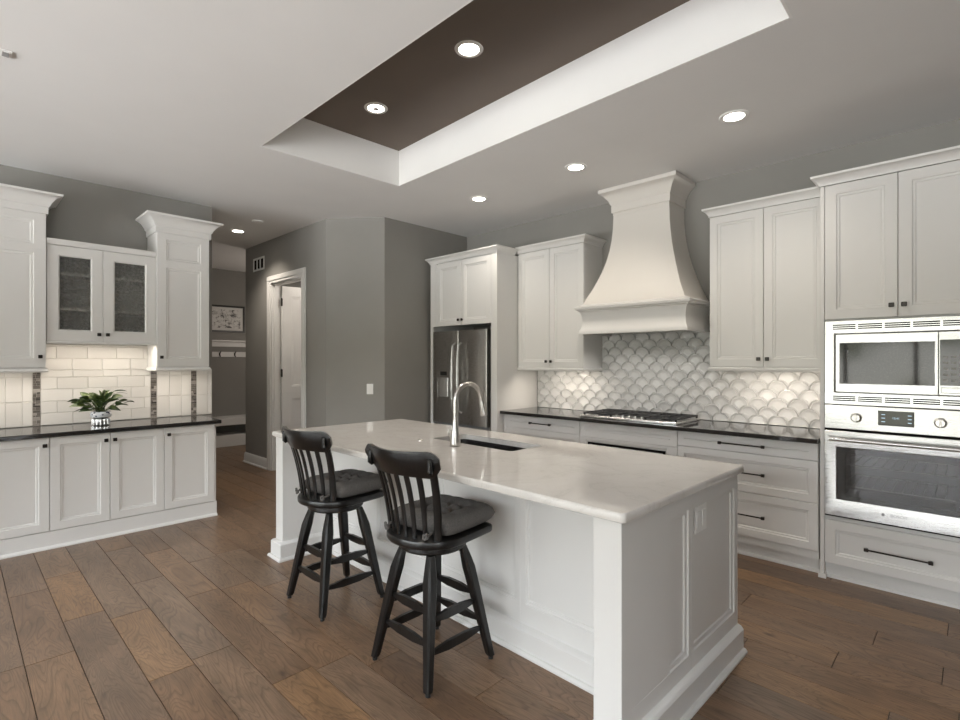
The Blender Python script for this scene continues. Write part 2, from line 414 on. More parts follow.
# ceiling slabs around the tray
TX0, TX1, TY0, TY1, TZ = -3.81, -.61, 1.60, 2.85, 3.36
mb = MB(); zt = TZ + .12
A_, B_, C_, D_ = (-3.835, 1.60), (-3.80, 2.862), (-.61, 2.73), (-.61, 1.60)      # tray corners
for q in ([(-9.6, -4.7), (3.7, -4.7), D_, A_], [A_, B_, (-9.6, 4.8), (-9.6, -4.7)], [B_, C_, (3.7, 4.8), (-9.6, 4.8)], [C_, D_, (3.7, -4.7), (3.7, 4.8)]): mb.prism(q, 'z', H, zt)
struct(mb, 'ceiling', 'ceil')
mb = MB(); mb.box(TX0 - .05, TX1 + .02, TY0 - .02, TY1 + .03, TZ, TZ + .11); struct(mb, 'ceiling_tray', 'brown')
mb = MB(); t = .012
inn = [(A_[0] + t, A_[1] + t), (B_[0] + t, B_[1] - t), (C_[0] - t, C_[1] - t), (D_[0] - t, D_[1] + t)]; outr = [A_, B_, C_, D_]
for i in range(4):
    j = (i + 1) % 4; mb.prism([outr[i], outr[j], inn[j], inn[i]], 'z', H, TZ)
struct(mb, 'trim_tray', 'trayside', 0)
# walls
XE, YC, XC, YH = -4.72, 3.355, -5.245, 2.935
DX0, DX1, DZ = -6.66, -5.80, 2.46
def wall(name, *boxes):
    m_ = MB()
    for b in boxes: m_.box(*b)
    return struct(m_, name, 'wall')
wall('wall_back', (-9.6, 3.7, 4.64, 4.78, 0, H))
wall('wall_end', (XE - .12, XE, YC, 4.64, 0, H))
mb = MB(); mb.prism([(XC, YH), (XE, YC), (XE - .12, YC + .05), (XC - .05, YH + .12)], 'z', 0, H); struct(mb, 'wall_corner', 'wall')
wall('wall_hall', (-7.5, DX0, YH, YH + .12, 0, H), (DX1, XC, YH, YH + .12, 0, H), (DX0, DX1, YH, YH + .12, DZ, H))
wall('wall_pantry', (-7.5, -7.38, YH + .12, 4.64, 0, H))
wall('wall_mudroom', (-9.57, -9.45, 1.7, 4.64, 0, H))
wall('wall_passage', (-9.45, -5.82, 1.77, 1.89, 0, H))
wall('wall_left', (-5.82, -5.70, -4.6, 1.89, 0, H))
def window_wall(name, spans, axis, p, lo, hi, d):
    m_ = MB()
    def bx(a, b, z0, z1):
        if axis == 'x': m_.box(a, b, min(p, p + d), max(p, p + d), z0, z1)
        else: m_.box(min(p, p + d), max(p, p + d), a, b, z0, z1)
    e = lo
    for a, b in spans:
        bx(e, a, 0, H); bx(a, b, 0, WZ0); bx(a, b, WZ1, H); e = b
    bx(e, hi, 0, H); struct(m_, name, 'wall')
window_wall('wall_front', WIN_F, 'x', YF, -5.82, 3.72, -.12)
window_wall('wall_right', FILL_WIN_R, 'y', XR, -4.6, 4.78, .12)
k = 0
for axis, spans in (('x', WIN_F), ('y', FILL_WIN_R)):  # the right-wall windows are added for their light
    for a, b in spans:
        k += 1; m_ = MB(); w = .07
        def bx(u0, u1, z0, z1, d0=-.05, d1=.05):
            if axis == 'x': m_.box(u0, u1, YF - .06 + d0, YF - .06 + d1, z0, z1, .004)
            else: m_.box(XR + .06 + d0, XR + .06 + d1, u0, u1, z0, z1, .004)
        bx(a, b, WZ0, WZ0 + w); bx(a, b, WZ1 - w, WZ1); bx(a, a + w, WZ0 + w, WZ1 - w); bx(b - w, b, WZ0 + w, WZ1 - w)
        if b - a > 2.2:
            for q in (1 / 3, 2 / 3): bx(a + (b - a) * q - w / 2, a + (b - a) * q + w / 2, WZ0 + w, WZ1 - w)
        wo = struct(m_, 'window_%d' % k, 'trim')
        m_ = MB(); bx(a + w, b - w, WZ0 + w, WZ1 - w, -.003, .003); struct(m_, 'window_glass', 'pane', parent=wo)
# door in the hall wall
mb = MB(); jw = .095
def casing(a, b):    # moulded casing standing on the hall face
    return [(0, a), (0, b), (.018, b), (.022, b - .02), (.014, b - .03), (.012, a + .015), (.008, a)]
for x0, x1 in ((DX0 - jw, DX0 + .005), (DX1 - .005, DX1 + jw)):
    mb.box(x0, x1, YH - .016, YH, 0, DZ + jw, .004); mb.box(x0 + .012, x1 - .03, YH - .024, YH - .016, 0, DZ + jw * .8, .003)
mb.box(DX0 + .006, DX1 - .006, YH - .016, YH, DZ - .005, DZ + jw, .004); mb.box(DX0 - jw + .012, DX1 + jw - .012, YH - .026, YH - .016, DZ + .03, DZ + jw - .01, .003)
mb.box(DX0 - .002, DX0 + .018, YH, YH + .12, 0, DZ); mb.box(DX1 - .018, DX1 + .002, YH, YH + .12, 0, DZ); mb.box(DX0 + .018, DX1 - .018, YH, YH + .12, DZ - .018, DZ)
mb.box(DX0 + .018, DX0 + .03, YH + .03, YH + .07, 0, DZ - .018); mb.box(DX1 - .03, DX1 - .018, YH + .03, YH + .07, 0, DZ - .018)
struct(mb, 'trim_1', 'trim')
DR = Matrix.Translation((DX0 + .035, YH + .125, 0)) @ Matrix.Rotation(math.radians(86), 4, 'Z')
mb = MB()
for z0, z1 in ((.01, 1.02), (1.02, DZ - .025)):
    mb.frame((0, .79, z0, z1), (.125, .665, z0 + (.2 if z0 < .5 else .08), z1 - (.08 if z0 < .5 else .13)), -.02, .04, .012, DR, bead=.022, ch=.001)
dr = struct(mb, 'door_1', 'trim')
mb = MB()
for z in (.28, 1.28, 2.22):
    mb.box(-.022, .004, -.028, -.019, z - .05, z + .05, .002, DR); mb.tube([(-.016, -.03, z - .055), (-.016, -.03, z + .055)], .008, 8, DR)
struct(mb, 'hinge', 'bronze', parent=dr)
mb = MB(); mb.tube([(.73, -.02, 1.0), (.73, -.07, 1.0)], .012, 10, DR); mb.tube([(.73, -.07, 1.0), (.62, -.07, 1.0)], .01, 10, DR); struct(mb, 'door_handle', 'bronze', parent=dr)
# baseboards
BP = [(0, 0), (.030, 0), (.030, .012), (.018, .022), (.016, .105), (.010, .13), (.004, .14), (0, .14)]
mb = MB(); mb.sweep([(-7.5, YH + .4), (-7.5, YH), (DX0 - jw, YH)], BP)
mb.sweep([(DX1 + jw, YH), (XC, YH), (XE, YC), (XE, 3.9)], BP); struct(mb, 'baseboard_hall', 'trim')
mb = MB(); mb.sweep([(-5.70, 1.89), (-5.70, 1.80)][::-1], BP); struct(mb, 'baseboard_left', 'trim')
mb = MB(); mb.sweep([(3.6, 4.64), (.12, 4.64)][::-1], BP); struct(mb, 'baseboard_back', 'trim')

# ================================================================ CABINET KIT (front is -Y in the frame)
def knob(parent, x, z, yf):
    m_ = MB(); m_.tube([(x, yf, z), (x, yf - .018, z)], .005, 8); m_.box(x - .014, x + .014, yf - .028, yf - .016, z - .014, z + .014, .003)
    return m_.build('knob', 'bronze', parent)
def pull(parent, x0, x1, z, yf, m='bronze'):
    m_ = MB()
    for x in (x0 + .012, x1 - .012):
        m_.box(x - .007, x + .007, yf - .03, yf, z - .007, z + .007, .002)
        m_.box(x - .012, x + .012, yf - .037, yf - .022, z - .011, z + .011, .003)
    m_.tube([(x0 + .01, yf - .030, z), (x1 - .01, yf - .030, z)], .0055, 8)
    return m_.build('handle', m, parent)
def cdoor(parent, x0, x1, z0, z1, yf, st=.06, kn=None, t=.02, name='door'):
    m_ = MB(); m_.frame((x0 + .002, x1 - .002, z0 + .002, z1 - .002), (x0 + st, x1 - st, z0 + st, z1 - st), yf, t)
    d = m_.build(name, 'cab', parent)
    if kn: knob(d, kn[0], kn[1], yf)
    return d
CROWN = [(0, 0), (.007, 0), (.009, .014), (.022, .034), (.040, .050), (.046, .052), (.048, .066), (0, .066)]
BIGCROWN = [(0, 0), (.012, 0), (.012, .055), (.020, .060), (.030, .085), (.055, .120), (.088, .140), (.095, .142), (.098, .158), (0, .158)]
RAIL = [(0, 0), (.006, 0), (.010, .010), (.010, .022), (.003, .030), (0, .030)]
def led_strip(parent, x0, x1, y, z, fr, energy):
    m_ = MB(); m_.box(x0, x1, y - .008, y + .008, z - .008, z); o = m_.build('light_strip', 'led', parent)
    w = fr.world(((x0 + x1) / 2, y, z - .012)); area('under_cabinet_lamp', w, (0, 0, fr.rz), x1 - x0, .02, energy, (1, .89, .76))
    return o

# ================================================================ RANGE WALL
YFACE = 4.055; YB = 4.64
def base_unit(name, label, x0, x1, fr, yf, yb, zt, toe=.10, toe_in=.06, group=None):
    t = thing(name, label, 'cabinet', fr, ((x0 + x1) / 2, yb, 0), group)
    m_ = MB(); m_.box(x0, x1, yf + .02, yb - .002, toe, zt); m_.build('body', 'cab', t)
    m_ = MB(); m_.box(x0, x1, yf + toe_in, yf + toe_in + .02, 0, toe); m_.sweep([(x0, yf + toe_in), (x1, yf + toe_in)], [(0, 0), (.018, 0), (.016, .012), (.006, .020), (0, .020)]); m_.build('toe_kick', 'cab', t)
    return t
def drawer(parent, x0, x1, z0, z1, yf, hw=.0, st=.045, hx=None):
    d = cdoor(parent, x0, x1, z0, z1, yf, st, name='drawer')
    if hw:
        c = hx if hx is not None else (x0 + x1) / 2; pull(d, c - hw / 2, c + hw / 2, (z0 + z1) / 2, yf)
    return d
ZC = .888
t = base_unit('drawer_cabinet', 'white base cabinet with three dark bar pulls, between the cooktop and the ovens', -1.718, -.757, ROOM, YFACE, YB, ZC)
for z0, z1 in ((.765, .885), (.478, .765), (.155, .478)): drawer(t, -1.718, -.757, z0, z1, YFACE, .32, .055)
t = base_unit('cooktop_cabinet', 'white base cabinet below the gas cooktop, with a steel drawer appliance front', -2.637, -1.718, ROOM, YFACE, YB, ZC)
drawer(t, -2.637, -1.718, .745, .885, YFACE, 0, .055)
m_ = MB(); m_.frame((-2.637, -1.718, .105, .745), (-2.575, -1.80, .30, .722), YFACE, .02, .012, open_=True); m_.build('face_frame', 'cab', t)
m_ = MB(); m_.box(-2.553, -1.822, YFACE + .006, YFACE + .016, .322, .700); m_.build('appliance_edge', 'dark', t)
m_ = MB(); m_.box(-2.535, -1.84, YFACE - .002, YFACE + .010, .34, .682, .003); m_.build('appliance_front', 'steel', t)
t = base_unit('drawer_cabinet', 'white base cabinet with dark bar pulls, beside the refrigerator surround', -3.575, -2.637, ROOM, YFACE, YB, ZC)
for z0, z1 in ((.755, .885), (.45, .755), (.11, .45)): drawer(t, -3.53, -2.637, z0, z1, YFACE, .26, .055)
m_ = MB(); m_.box(-3.575, -3.53, YFACE, YFACE + .02, .11, .885); m_.build('filler_strip', 'cab', t)
mb = MB(); mb.slab([(.889, .002), (.891, 0), (.917, 0), (.92, .003)], rrect(-3.575, -.750, 3.995, 4.625, .004, 2))
single(mb, 'countertop', 'granite', 'polished black granite countertop along the scalloped tile wall', 'countertop', ROOM, (-2.15, 4.6, .889))
# scalloped backsplash
def scallops():
    m_ = MB(); r = .0725; gp = .0030; yb = 4.632
    def clipbox(pts, x0, x1, z0, z1):
        for ax, lim, sg in ((0, x0, 1), (0, x1, -1), (1, z0, 1), (1, z1, -1)):
            out = []
            for i in range(len(pts)):
                p, q = pts[i - 1], pts[i]; a, b = (p[ax] - lim) * sg, (q[ax] - lim) * sg
                if (a >= 0) != (b >= 0):
                    tt = a / (a - b); out.append((p[0] + (q[0] - p[0]) * tt, p[1] + (q[1] - p[1]) * tt))
                if b >= 0: out.append(q)
            pts = out
            if len(pts) < 3: return []
        return pts
    def shape(cx, cz, g):
        R = r - g; pts = []
        for k in range(0, 17):
            t_ = PI * k / 16; pts.append((cx + R * math.cos(t_), cz + R * math.sin(t_)))
        R2 = r + g
        a0 = math.acos(min(1, (r - 0) / R2)) if g >= 0 else 0
        for k in range(1, 9):   # left concave: circle (-r,-r)
            t_ = PI / 2 + (0 - PI / 2) * k / 8; x = cx - r + R2 * math.cos(t_); z = cz - r + R2 * math.sin(t_)
            pts.append((min(x, cx - .0004), z))
        for k in range(1, 8):
            t_ = PI + (PI / 2 - PI) * k / 8; x = cx + r + R2 * math.cos(t_); z = cz - r + R2 * math.sin(t_)
            pts.append((max(x, cx + .0004), z))
        return pts
    zc, j = .924, 0
    while zc - r < 1.71:
        cx = -3.75 + (j % 2) * r
        while cx < -.7:
            hood = -2.745 < cx < -1.552
            P = clipbox(shape(cx, zc, gp), -2.74 if hood and zc > 1.30 else -3.562, -1.556 if hood and zc > 1.30 else -.752, .922, 1.71 if hood else 1.36)
            if len(P) >= 3:
                ar = abs(sum(P[i - 1][0] * P[i][1] - P[i][0] * P[i - 1][1] for i in range(len(P)))) / 2
                if ar > 2e-4:
                    gx = sum(p[0] for p in P) / len(P); gz = sum(p[1] for p in P) / len(P)
                    tx, tz = random.uniform(-.04, .04), random.uniform(-.075, .075)
                    def rg(s_, y): return [(gx + (p[0] - gx) * s_, y + (p[0] - gx) * s_ * tx + (p[1] - gz) * s_ * tz, gz + (p[1] - gz) * s_) for p in P]
                    m_.loft([rg(1, yb), rg(1, yb - .006), rg(.965, yb - .0105), rg(.90, yb - .0115), rg(.82, yb - .0075), rg(.4, yb - .0062)], False, True)
            cx += 2 * r
        zc += r; j += 1
    o = m_.build('backsplash', 'scallop', None, 40, base=(0, 0, 0))
    return o
bs = scallops(); o_ = bs
tag(o_, 'glossy pale grey scalloped tile backsplash behind the gas cooktop', 'backsplash')
m_ = MB(); m_.box(-3.562, -.752, 4.631, 4.639, .921, 1.36); m_.box(-2.74, -1.556, 4.631, 4.639, 1.36, 1.71); m_.build('grout', 'darkgrout', bs, base=(0, 0, 0))
# cooktop
t = thing('gas_cooktop', 'stainless gas cooktop with black cast iron grates on the black counter', 'cooktop', ROOM, (-2.18, 4.33, .92))
cx0, cx1, cy0, cy1 = -2.655, -1.735, 4.08, 4.57
mb = MB(); mb.slab([(.921, .004), (.924, 0), (.934, 0), (.940, .006)], rrect(cx0, cx1, cy0, cy1, .012, 3)); mb.build('tray', 'steel', t)
bx_ = [(-2.48, 4.22, .04), (-2.48, 4.46, .035), (-2.18, 4.35, .06), (-1.88, 4.22, .035), (-1.88, 4.46, .045)]
for x, y, r in bx_:
    mb = MB(); mb.lathe([(r + .012, .9405), (r + .012, .948), (r, .950), (r, .958), (r * .85, .962)], (x, y, 0), 20); mb.build('burner', 'iron', t)
for x0, x1 in ((-2.625, -2.335), (-2.325, -2.035), (-2.025, -1.745)):
    mb = MB(); ya, yb_ = (4.105 if x0 != -2.325 else 4.16), 4.55; zg0, zg1 = .955, .967
    for y in (ya, (ya + yb_) / 2, yb_): mb.box(x0, x1, y - .006, y + .006, zg0, zg1, .002)
    for x in (x0 + .006, x1 - .006): mb.box(x - .006, x + .006, ya, yb_, zg0, zg1, .002)
    xm = (x0 + x1) / 2; mb.box(xm - .005, xm + .005, ya, yb_, zg0, zg1 + .003, .002)
    for y in (ya + .11, yb_ - .11): mb.box(x0, x1, y - .005, y + .005, zg0, zg1 + .003, .002)
    for x in (x0 + .008, x1 - .008):
        for y in (ya + .004, yb_ - .004): mb.box(x - .008, x + .008, y - .008, y + .008, .9405, zg0, .002)
    mb.build('grate', 'iron', t)
for i in range(5):
    x = -2.30 + i * .06; mb = MB(); mb.lathe([(.017, .9405), (.017, .945), (.013, .946), (.012, .958), (.010, .960)], (x, 4.135, 0), 16); mb.build('control_knob', 'steel', t)
# upper cabinets
def upper(label, x0, x1, xm, yf, z0, z1, rl, rr_, name='wall_cabinet'):
    t = thing(name, label, 'cabinet', ROOM, ((x0 + x1) / 2, YB, z0))
    m_ = MB(); m_.box(x0, x1, yf + .02, YB - .002, z0 + .02, z1); m_.build('body', 'cab', t)
    cdoor(t, x0, xm, z0 + .028, z1, yf, .062, (xm - .03, z0 + .09)); cdoor(t, xm, x1, z0 + .028, z1, yf, .062, (xm + .03, z0 + .09))
    m_ = MB(); m_.sweep([(x0, YB - .004, z0 - .005), (x0, yf, z0 - .005), (x1, yf, z0 - .005), (x1, YB - .004, z0 - .005)], [(-.02, .03), (-.02, 0)] + RAIL[1:-1] + [(0, .032)]); m_.build('light_rail', 'cab', t)
    m_ = MB(); m_.sweep(([(x0, YB - .004, z1)] if rl else []) + [(x0, yf, z1), (x1, yf, z1)] + ([(x1, YB - .004, z1)] if rr_ else []), CROWN); m_.box(x0 + .001, x1 - .001, yf + .002, YB - .004, z1 + .03, z1 + .06); m_.build('crown', 'cab', t)
    led_strip(t, x0 + (.16 if rl else .30), x1 - .10, yf + .035, z0 + .0195, ROOM, 1.9)
    return t
upper('white double-door wall cabinet between the range hood and the oven tower', -1.552, -.749, -1.155, 4.29, 1.365, 2.605, True, False)
upper('white double-door wall cabinet between the refrigerator surround and the range hood', -3.572, -2.742, -3.155, 4.29, 1.345, 2.60, False, True)
# range hood
t = thing('range_hood', 'tall flared cream plaster range hood above the cooktop', 'range hood', ROOM, (-2.17, YB, 1.69))
HC = -2.17
keys = [(1.9665, .483, 4.1365), (1.99, .470, 4.142), (2.03, .452, 4.155), (2.10, .418, 4.19), (2.18, .386, 4.225), (2.28, .350, 4.262), (2.38, .320, 4.288), (2.48, .297, 4.305), (2.58, .281, 4.315), (2.68, .272, 4.32), (2.80, .268, 4.322)]
mb = MB(); mb.loft([[(HC - w, y, z), (HC + w, y, z), (HC + w, YB - .003, z), (HC - w, YB - .003, z)] for z, w, y in keys], True, True); mb.build('flared_body', 'hood', t, 30)
def uwrap(w, y): return [(HC - w, YB - .003), (HC - w, y), (HC + w, y), (HC + w, YB - .003)]
mb = MB(); mb.box(HC - .27, HC + .27, 4.318, YB - .003, 2.80, 3.035)
mb.sweep([(*p, 0) for p in uwrap(.27, 4.318)], [(0, 2.825), (.012, 2.825), (.012, 2.895), (.020, 2.902), (.03, 2.93), (.055, 2.965), (.085, 2.995), (.092, 2.998), (.10, 3.005), (.10, 3.036), (0, 3.036)]); mb.build('crown', 'hood', t)
mb = MB(); mb.box(HC - .46, HC + .46, 4.16, YB - .003, 1.735, 1.966)
mb.sweep([(*p, 0) for p in uwrap(.46, 4.16)], [(0, 1.69), (.05, 1.69), (.052, 1.71), (.047, 1.725), (.036, 1.74), (.028, 1.78), (.026, 1.82), (.032, 1.865), (.045, 1.90), (.058, 1.905), (.058, 1.912), (.078, 1.918), (.084, 1.940), (.072, 1.946), (.024, 1.968), (0, 1.968)]); mb.build('mantel_band', 'cab', t)
mb = MB(); mb.box(HC - .42, HC + .42, 4.2, 4.6, 1.705, 1.734, .004); ins = mb.build('vent_insert', 'steel', t)
for dx in (-.22, .22):
    mb = MB(); mb.lathe([(.03, 1.702), (.03, 1.7045)], (HC + dx, 4.28, 0), 16); mb.build('hood_lamp', 'white', t)
for dx in (-.22, .22):
    hl = bpy.data.lights.new('hood_fill', 'SPOT'); hl.energy = 2.6; hl.spot_size = math.radians(150); hl.spot_blend = .8; hl.color = (1, .95, .88); hl.shadow_soft_size = .03  # fill spots added to brighten the tiles under the hood
    ho = bpy.data.objects.new('hood_fill', hl); COL.objects.link(ho); ho.location = (HC + dx, 4.28, 1.665)
# oven tower
t = thing('oven_tower', 'tall white cabinet housing the microwave and wall oven at the right edge', 'cabinet', ROOM, (-.34, YB, 0))
X0, X1, YT = -.743, .063, 4.055
for xa in (X0, X1 - .024):
    mb = MB(); mb.box(xa, xa + .024, YT - .022, YB - .002, 0, 2.60, .002); mb.build('side_panel', 'cab', t)
mb = MB(); mb.sweep([(X0, YT + .05), (X0, YT - .022), (X0 + .024, YT - .022), (X0 + .024, YT + .05)], [(0, 0), (.010, 0), (.010, .028), (0, .03)]); mb.build('foot_block', 'cab', t)
mb = MB(); mb.box(X0 + .024, X1 - .024, YT, YB - .002, 1.705, 2.60); mb.box(X0 + .024, X1 - .024, YT, YB - .002, .10, .417); mb.box(X0 + .024, X1 - .024, 4.60, YB - .002, .417, 1.705); mb.build('body', 'cab', t)
cdoor(t, X0 + .024, -.339, 1.712, 2.60, YT - .02, .065, (-.369, 1.785)); cdoor(t, -.339, X1 - .024, 1.712, 2.60, YT - .02, .065, (-.309, 1.785))
drawer(t, X0 + .024, X1 - .024, .105, .395, YT - .02, .33, .06)
mb = MB(); mb.box(X0 + .024, X1 - .024, YT + .03, YT + .05, 0, .10); mb.sweep([(X0 + .024, YT + .03), (X1 - .024, YT + .03)], [(0, 0), (.018, 0), (.016, .012), (.006, .02), (0, .02)]); mb.build('toe_kick', 'cab', t)
mb = MB(); mb.sweep([(X0, 4.235, 2.60), (X0, YT - .022, 2.60), (X1, YT - .022, 2.60), (X1, YB - .004, 2.60)], CROWN); mb.box(X0 + .001, X1 - .001, YT - .02, YB - .004, 2.63, 2.66); mb.build('crown', 'cab', t)
# microwave
t = thing('microwave', 'built-in stainless microwave with vented trim above the wall oven', 'microwave', ROOM, (-.34, 4.5, 1.16))
AX0, AX1, AY = -.717, .037, 4.03
mb = MB(); mb.frame((AX0, AX1, 1.158, 1.702), (-.668, -.012, 1.232, 1.622), AY, .02, .006, open_=True, bead=.001)
for z in (1.178, 1.664):
    pass
mb.build('trim_kit', 'steel', t)
mb = MB(); mb.box(AX0 + .06, AX1 - .06, AY + .022, 4.55, 1.235, 1.62); mb.build('housing', 'grey', t)
for zb in (1.181, 1.645):
    for i in range(5):
        mb = MB(); xa = -.672 + i * .1345
        for q in range(3): mb.box(xa, xa + .122, AY - .0012, AY + .004, zb + q * .0125, zb + q * .0125 + .0075)
        mb.build('vent_slot', 'dark', t)
mb = MB(); mb.frame((-.655, -.155, 1.240, 1.612), (-.637, -.165, 1.290, 1.560), AY - .014, .03, .004, bead=.001, open_=True); dd = mb.build('door', 'steel', t)
mb = MB(); mb.box(-.640, -.160, AY - .0085, AY + .012, 1.287, 1.563, .001); mb.build('door_window', 'blackglass', dd)
mb = MB(); text_into(mb, 'BOSCH', .019, -.33, AY - .0145, 1.262); mb.build('lettering', 'grey', dd)
mb = MB(); mb.box(-.152, -.024, AY - .014, AY + .016, 1.240, 1.612, .002); cp = mb.build('control_panel', 'steel', t)
mb = MB(); mb.box(-.147, -.03, AY - .0165, AY - .010, 1.297, 1.565, .001); cg = mb.build('keypad', 'blackglass', cp)
for r in range(5):
    mb = MB()
    for c in range(3): mb.box(-.133 + c * .034, -.112 + c * .034, AY - .0172, AY - .016, 1.32 + r * .034, 1.334 + r * .034)
    mb.build('key_row', 'grey', cp)
mb = MB(); mb.box(-.143, -.034, AY - .019, AY - .010, 1.252, 1.286, .003); mb.build('door_button', 'steel', cp)
# wall oven
t = thing('wall_oven', 'stainless wall oven with two round knobs, below the microwave', 'oven', ROOM, (-.34, 4.5, .42))
mb = MB(); mb.box(AX0, AX1, AY - .008, AY + .02, 1.0, 1.154, .003); pn = mb.build('control_panel', 'steel', t)
mb = MB(); mb.box(-.435, -.262, AY - .0105, AY - .004, 1.040, 1.132, .001); ds = mb.build('display', 'blackglass', pn)
mb = MB(); text_into(mb, '12:41', .016, -.348, AY - .0108, 1.088, .0003); mb.build('digits', 'digits', pn)
for sx_ in (-.418, -.292):
    mb = MB()
    for q in range(3): mb.box(sx_, sx_ + .018, AY - .0112, AY - .0103, 1.062 + q * .022, 1.066 + q * .022)
    mb.build('touch_marks', 'digits', pn)
for kx in (-.545, -.145):
    mb = MB(); R_ = Matrix.Translation((kx, AY - .008, 1.078)) @ Matrix.Rotation(PI / 2, 4, 'X')
    mb.lathe([(.030, 0), (.030, .004), (.026, .006), (.025, .024), (.021, .028)], (0, 0, 0), 24, R_); mb.box(-.0045, .0045, -.026, .026, .028, .036, .002, R_); mb.build('knob', 'nickel', pn)
for z0, z1 in ((.985, 1.0), (.420, .432)):
    mb = MB(); mb.box(AX0, AX1, AY + .004, AY + .022, z0, z1); mb.build('shadow_gap', 'dark', t)
mb = MB(); mb.frame((AX0, AX1, .432, .985), (-.655, -.025, .535, .885), AY - .014, .035, .006, open_=True, bead=.002); dd = mb.build('door', 'steel', t)
def b_oveng(nt, b):
    b.inputs['Transmission Weight'].default_value = .9; b.inputs['IOR'].default_value = 1.5
M['ovenglass'] = mat('tinted_oven_glass', (.45, .44, .43), .02, build=b_oveng)
mb = MB(); mb.box(-.652, -.028, AY - .009, AY - .004, .538, .882); mb.build('door_window', 'ovenglass', dd)
mb = MB()
for a in ((-.652, -.60, .538, .882), (-.08, -.028, .538, .882), (-.60, -.08, .538, .57), (-.60, -.08, .845, .882)): mb.box(a[0], a[1], AY - .0005, AY + .004, a[2], a[3])
mb.build('window_border', 'blackplastic', dd)
mb = MB(); mb.tube([(AX0 + .035, AY - .055, .935), (AX1 - .035, AY - .055, .935)], .013, 12)
for x in (AX0 + .06, AX1 - .06): mb.tube([(x, AY - .014, .935), (x, AY - .055, .935)], .009, 10)
mb.build('handle', 'steel', dd)
mb = MB(); text_into(mb, 'BOSCH', .024, -.335, AY - .0145, .488); mb.build('lettering', 'grey', dd)
mb = MB(); mb.lathe([(.009, 0), (.009, .001)], (0, 0, 0), 16, Matrix.Translation((-.41, AY - .014, .488)) @ Matrix.Rotation(PI / 2, 4, 'X')); mb.build('emblem', 'grey', dd)
mb = MB()
for b_ in ((AX0 + .06, AX0 + .065, 4.07, 4.58, .50, .92), (AX1 - .065, AX1 - .06, 4.07, 4.58, .50, .92), (AX0 + .06, AX1 - .06, 4.575, 4.58, .50, .92), (AX0 + .06, AX1 - .06, 4.07, 4.58, .50, .505), (AX0 + .06, AX1 - .06, 4.07, 4.58, .915, .92)): mb.box(*b_)
mb.build('cavity', 'cavity', t)
for z in (.62, .76):
    mb = MB(); mb.tube([(AX0 + .068, 4.09, z), (AX1 - .068, 4.09, z)], .004, 6); mb.tube([(AX0 + .068, 4.55, z), (AX1 - .068, 4.55, z)], .004, 6)
    for i in range(12):
        x = AX0 + .09 + i * .05; mb.tube([(x, 4.09, z), (x, 4.55, z)], .0022, 6)
    mb.build('rack', 'nickel', t)
# refrigerator surround + refrigerator
t = thing('refrigerator_surround', 'tall white cabinet surround with two upper doors, built around the refrigerator', 'cabinet', ROOM, (-4.13, YB, 0))
FX0, FX1, FYF = -4.640, -3.578, 3.955
mb = MB(); mb.box(FX1 - .085, FX1, FYF, YB - .002, 0, 2.58, .002); mb.build('side_panel', 'cab', t)
mb = MB(); mb.box(FX0, FX0 + .05, FYF, YB - .002, 0, 2.58, .002); mb.build('side_panel', 'cab', t)
mb = MB(); mb.box(FX0 + .05, FX1 - .085, FYF + .022, YB - .002, 1.87, 2.58); mb.build('body', 'cab', t)
xm = -4.12
cdoor(t, FX0 + .115, xm, 1.84, 2.565, FYF + .001, .06, (xm - .03, 1.90)); cdoor(t, xm, FX1 - .085, 1.84, 2.565, FYF + .001, .06, (xm + .03, 1.90))
mb = MB(); mb.box(FX0 + .05, FX0 + .115, FYF, FYF + .02, 1.84, 2.58); mb.build('filler_strip', 'cab', t)
mb = MB(); mb.sweep([(FX0 - .0, YB - .004, 2.575), (FX0, FYF, 2.575), (FX1, FYF, 2.575), (FX1, 4.238, 2.575)], CROWN); mb.box(FX0 + .001, FX1 - .001, FYF + .002, YB - .004, 2.60, 2.63); mb.build('crown', 'cab', t)
t = thing('refrigerator', 'stainless french-door refrigerator with a water dispenser, inside the white surround', 'refrigerator', ROOM, (-4.13, 4.5, 0))
RX0, RX1, RY = -4.588, -3.715, 3.945
mb = MB(); mb.box(RX0 + .005, RX1 - .005, RY + .065, 4.60, .03, 1.765, .004); mb.build('case', 'grey', t)
rm = -4.150
for x0, x1 in ((RX0, rm - .003), (rm + .003, RX1)):
    mb = MB(); mb.slab([(.735, .003), (.738, 0), (1.777, 0), (1.78, .003)], rrect(x0, x1, RY, RY + .058, .012, 3)); d = mb.build('door', 'darksteel', t)
    hx = rm - .045 if x0 == RX0 else rm + .045
    mb = MB(); mb.tube([(hx, RY, .86), (hx, RY - .05, .89), (hx, RY - .062, 1.0), (hx, RY - .066, 1.23), (hx, RY - .062, 1.46), (hx, RY - .05, 1.61), (hx, RY, 1.64)], .013, 10); mb.build('handle', 'steel', d)
    if x0 == RX0:
        mb = MB(); mb.frame((RX0 + .075, RX0 + .30, 1.01, 1.345), (RX0 + .09, RX0 + .285, 1.025, 1.255), RY - .004, .006, .005, bead=.002); di = mb.build('dispenser', 'darksteel', d)
        mb = MB(); mb.slab([(1.03, .004), (1.034, 0), (1.246, 0), (1.25, .004)], rrect(RX0 + .125, RX0 + .275, RY - .012, RY - .001, .005, 3)); mb.build('paddle', 'silver', di)
        mb = MB(); mb.box(RX0 + .14, RX0 + .25, RY - .007, RY - .0035, 1.275, 1.32); mb.build('display', 'blackglass', d)
mb = MB(); mb.slab([(.06, .003), (.063, 0), (.705, 0), (.708, .003)], rrect(RX0, RX1, RY, RY + .058, .012, 3)); d = mb.build('drawer', 'darksteel', t)
pull(d, RX0 + .1, RX1 - .1, .62, RY, 'steel')
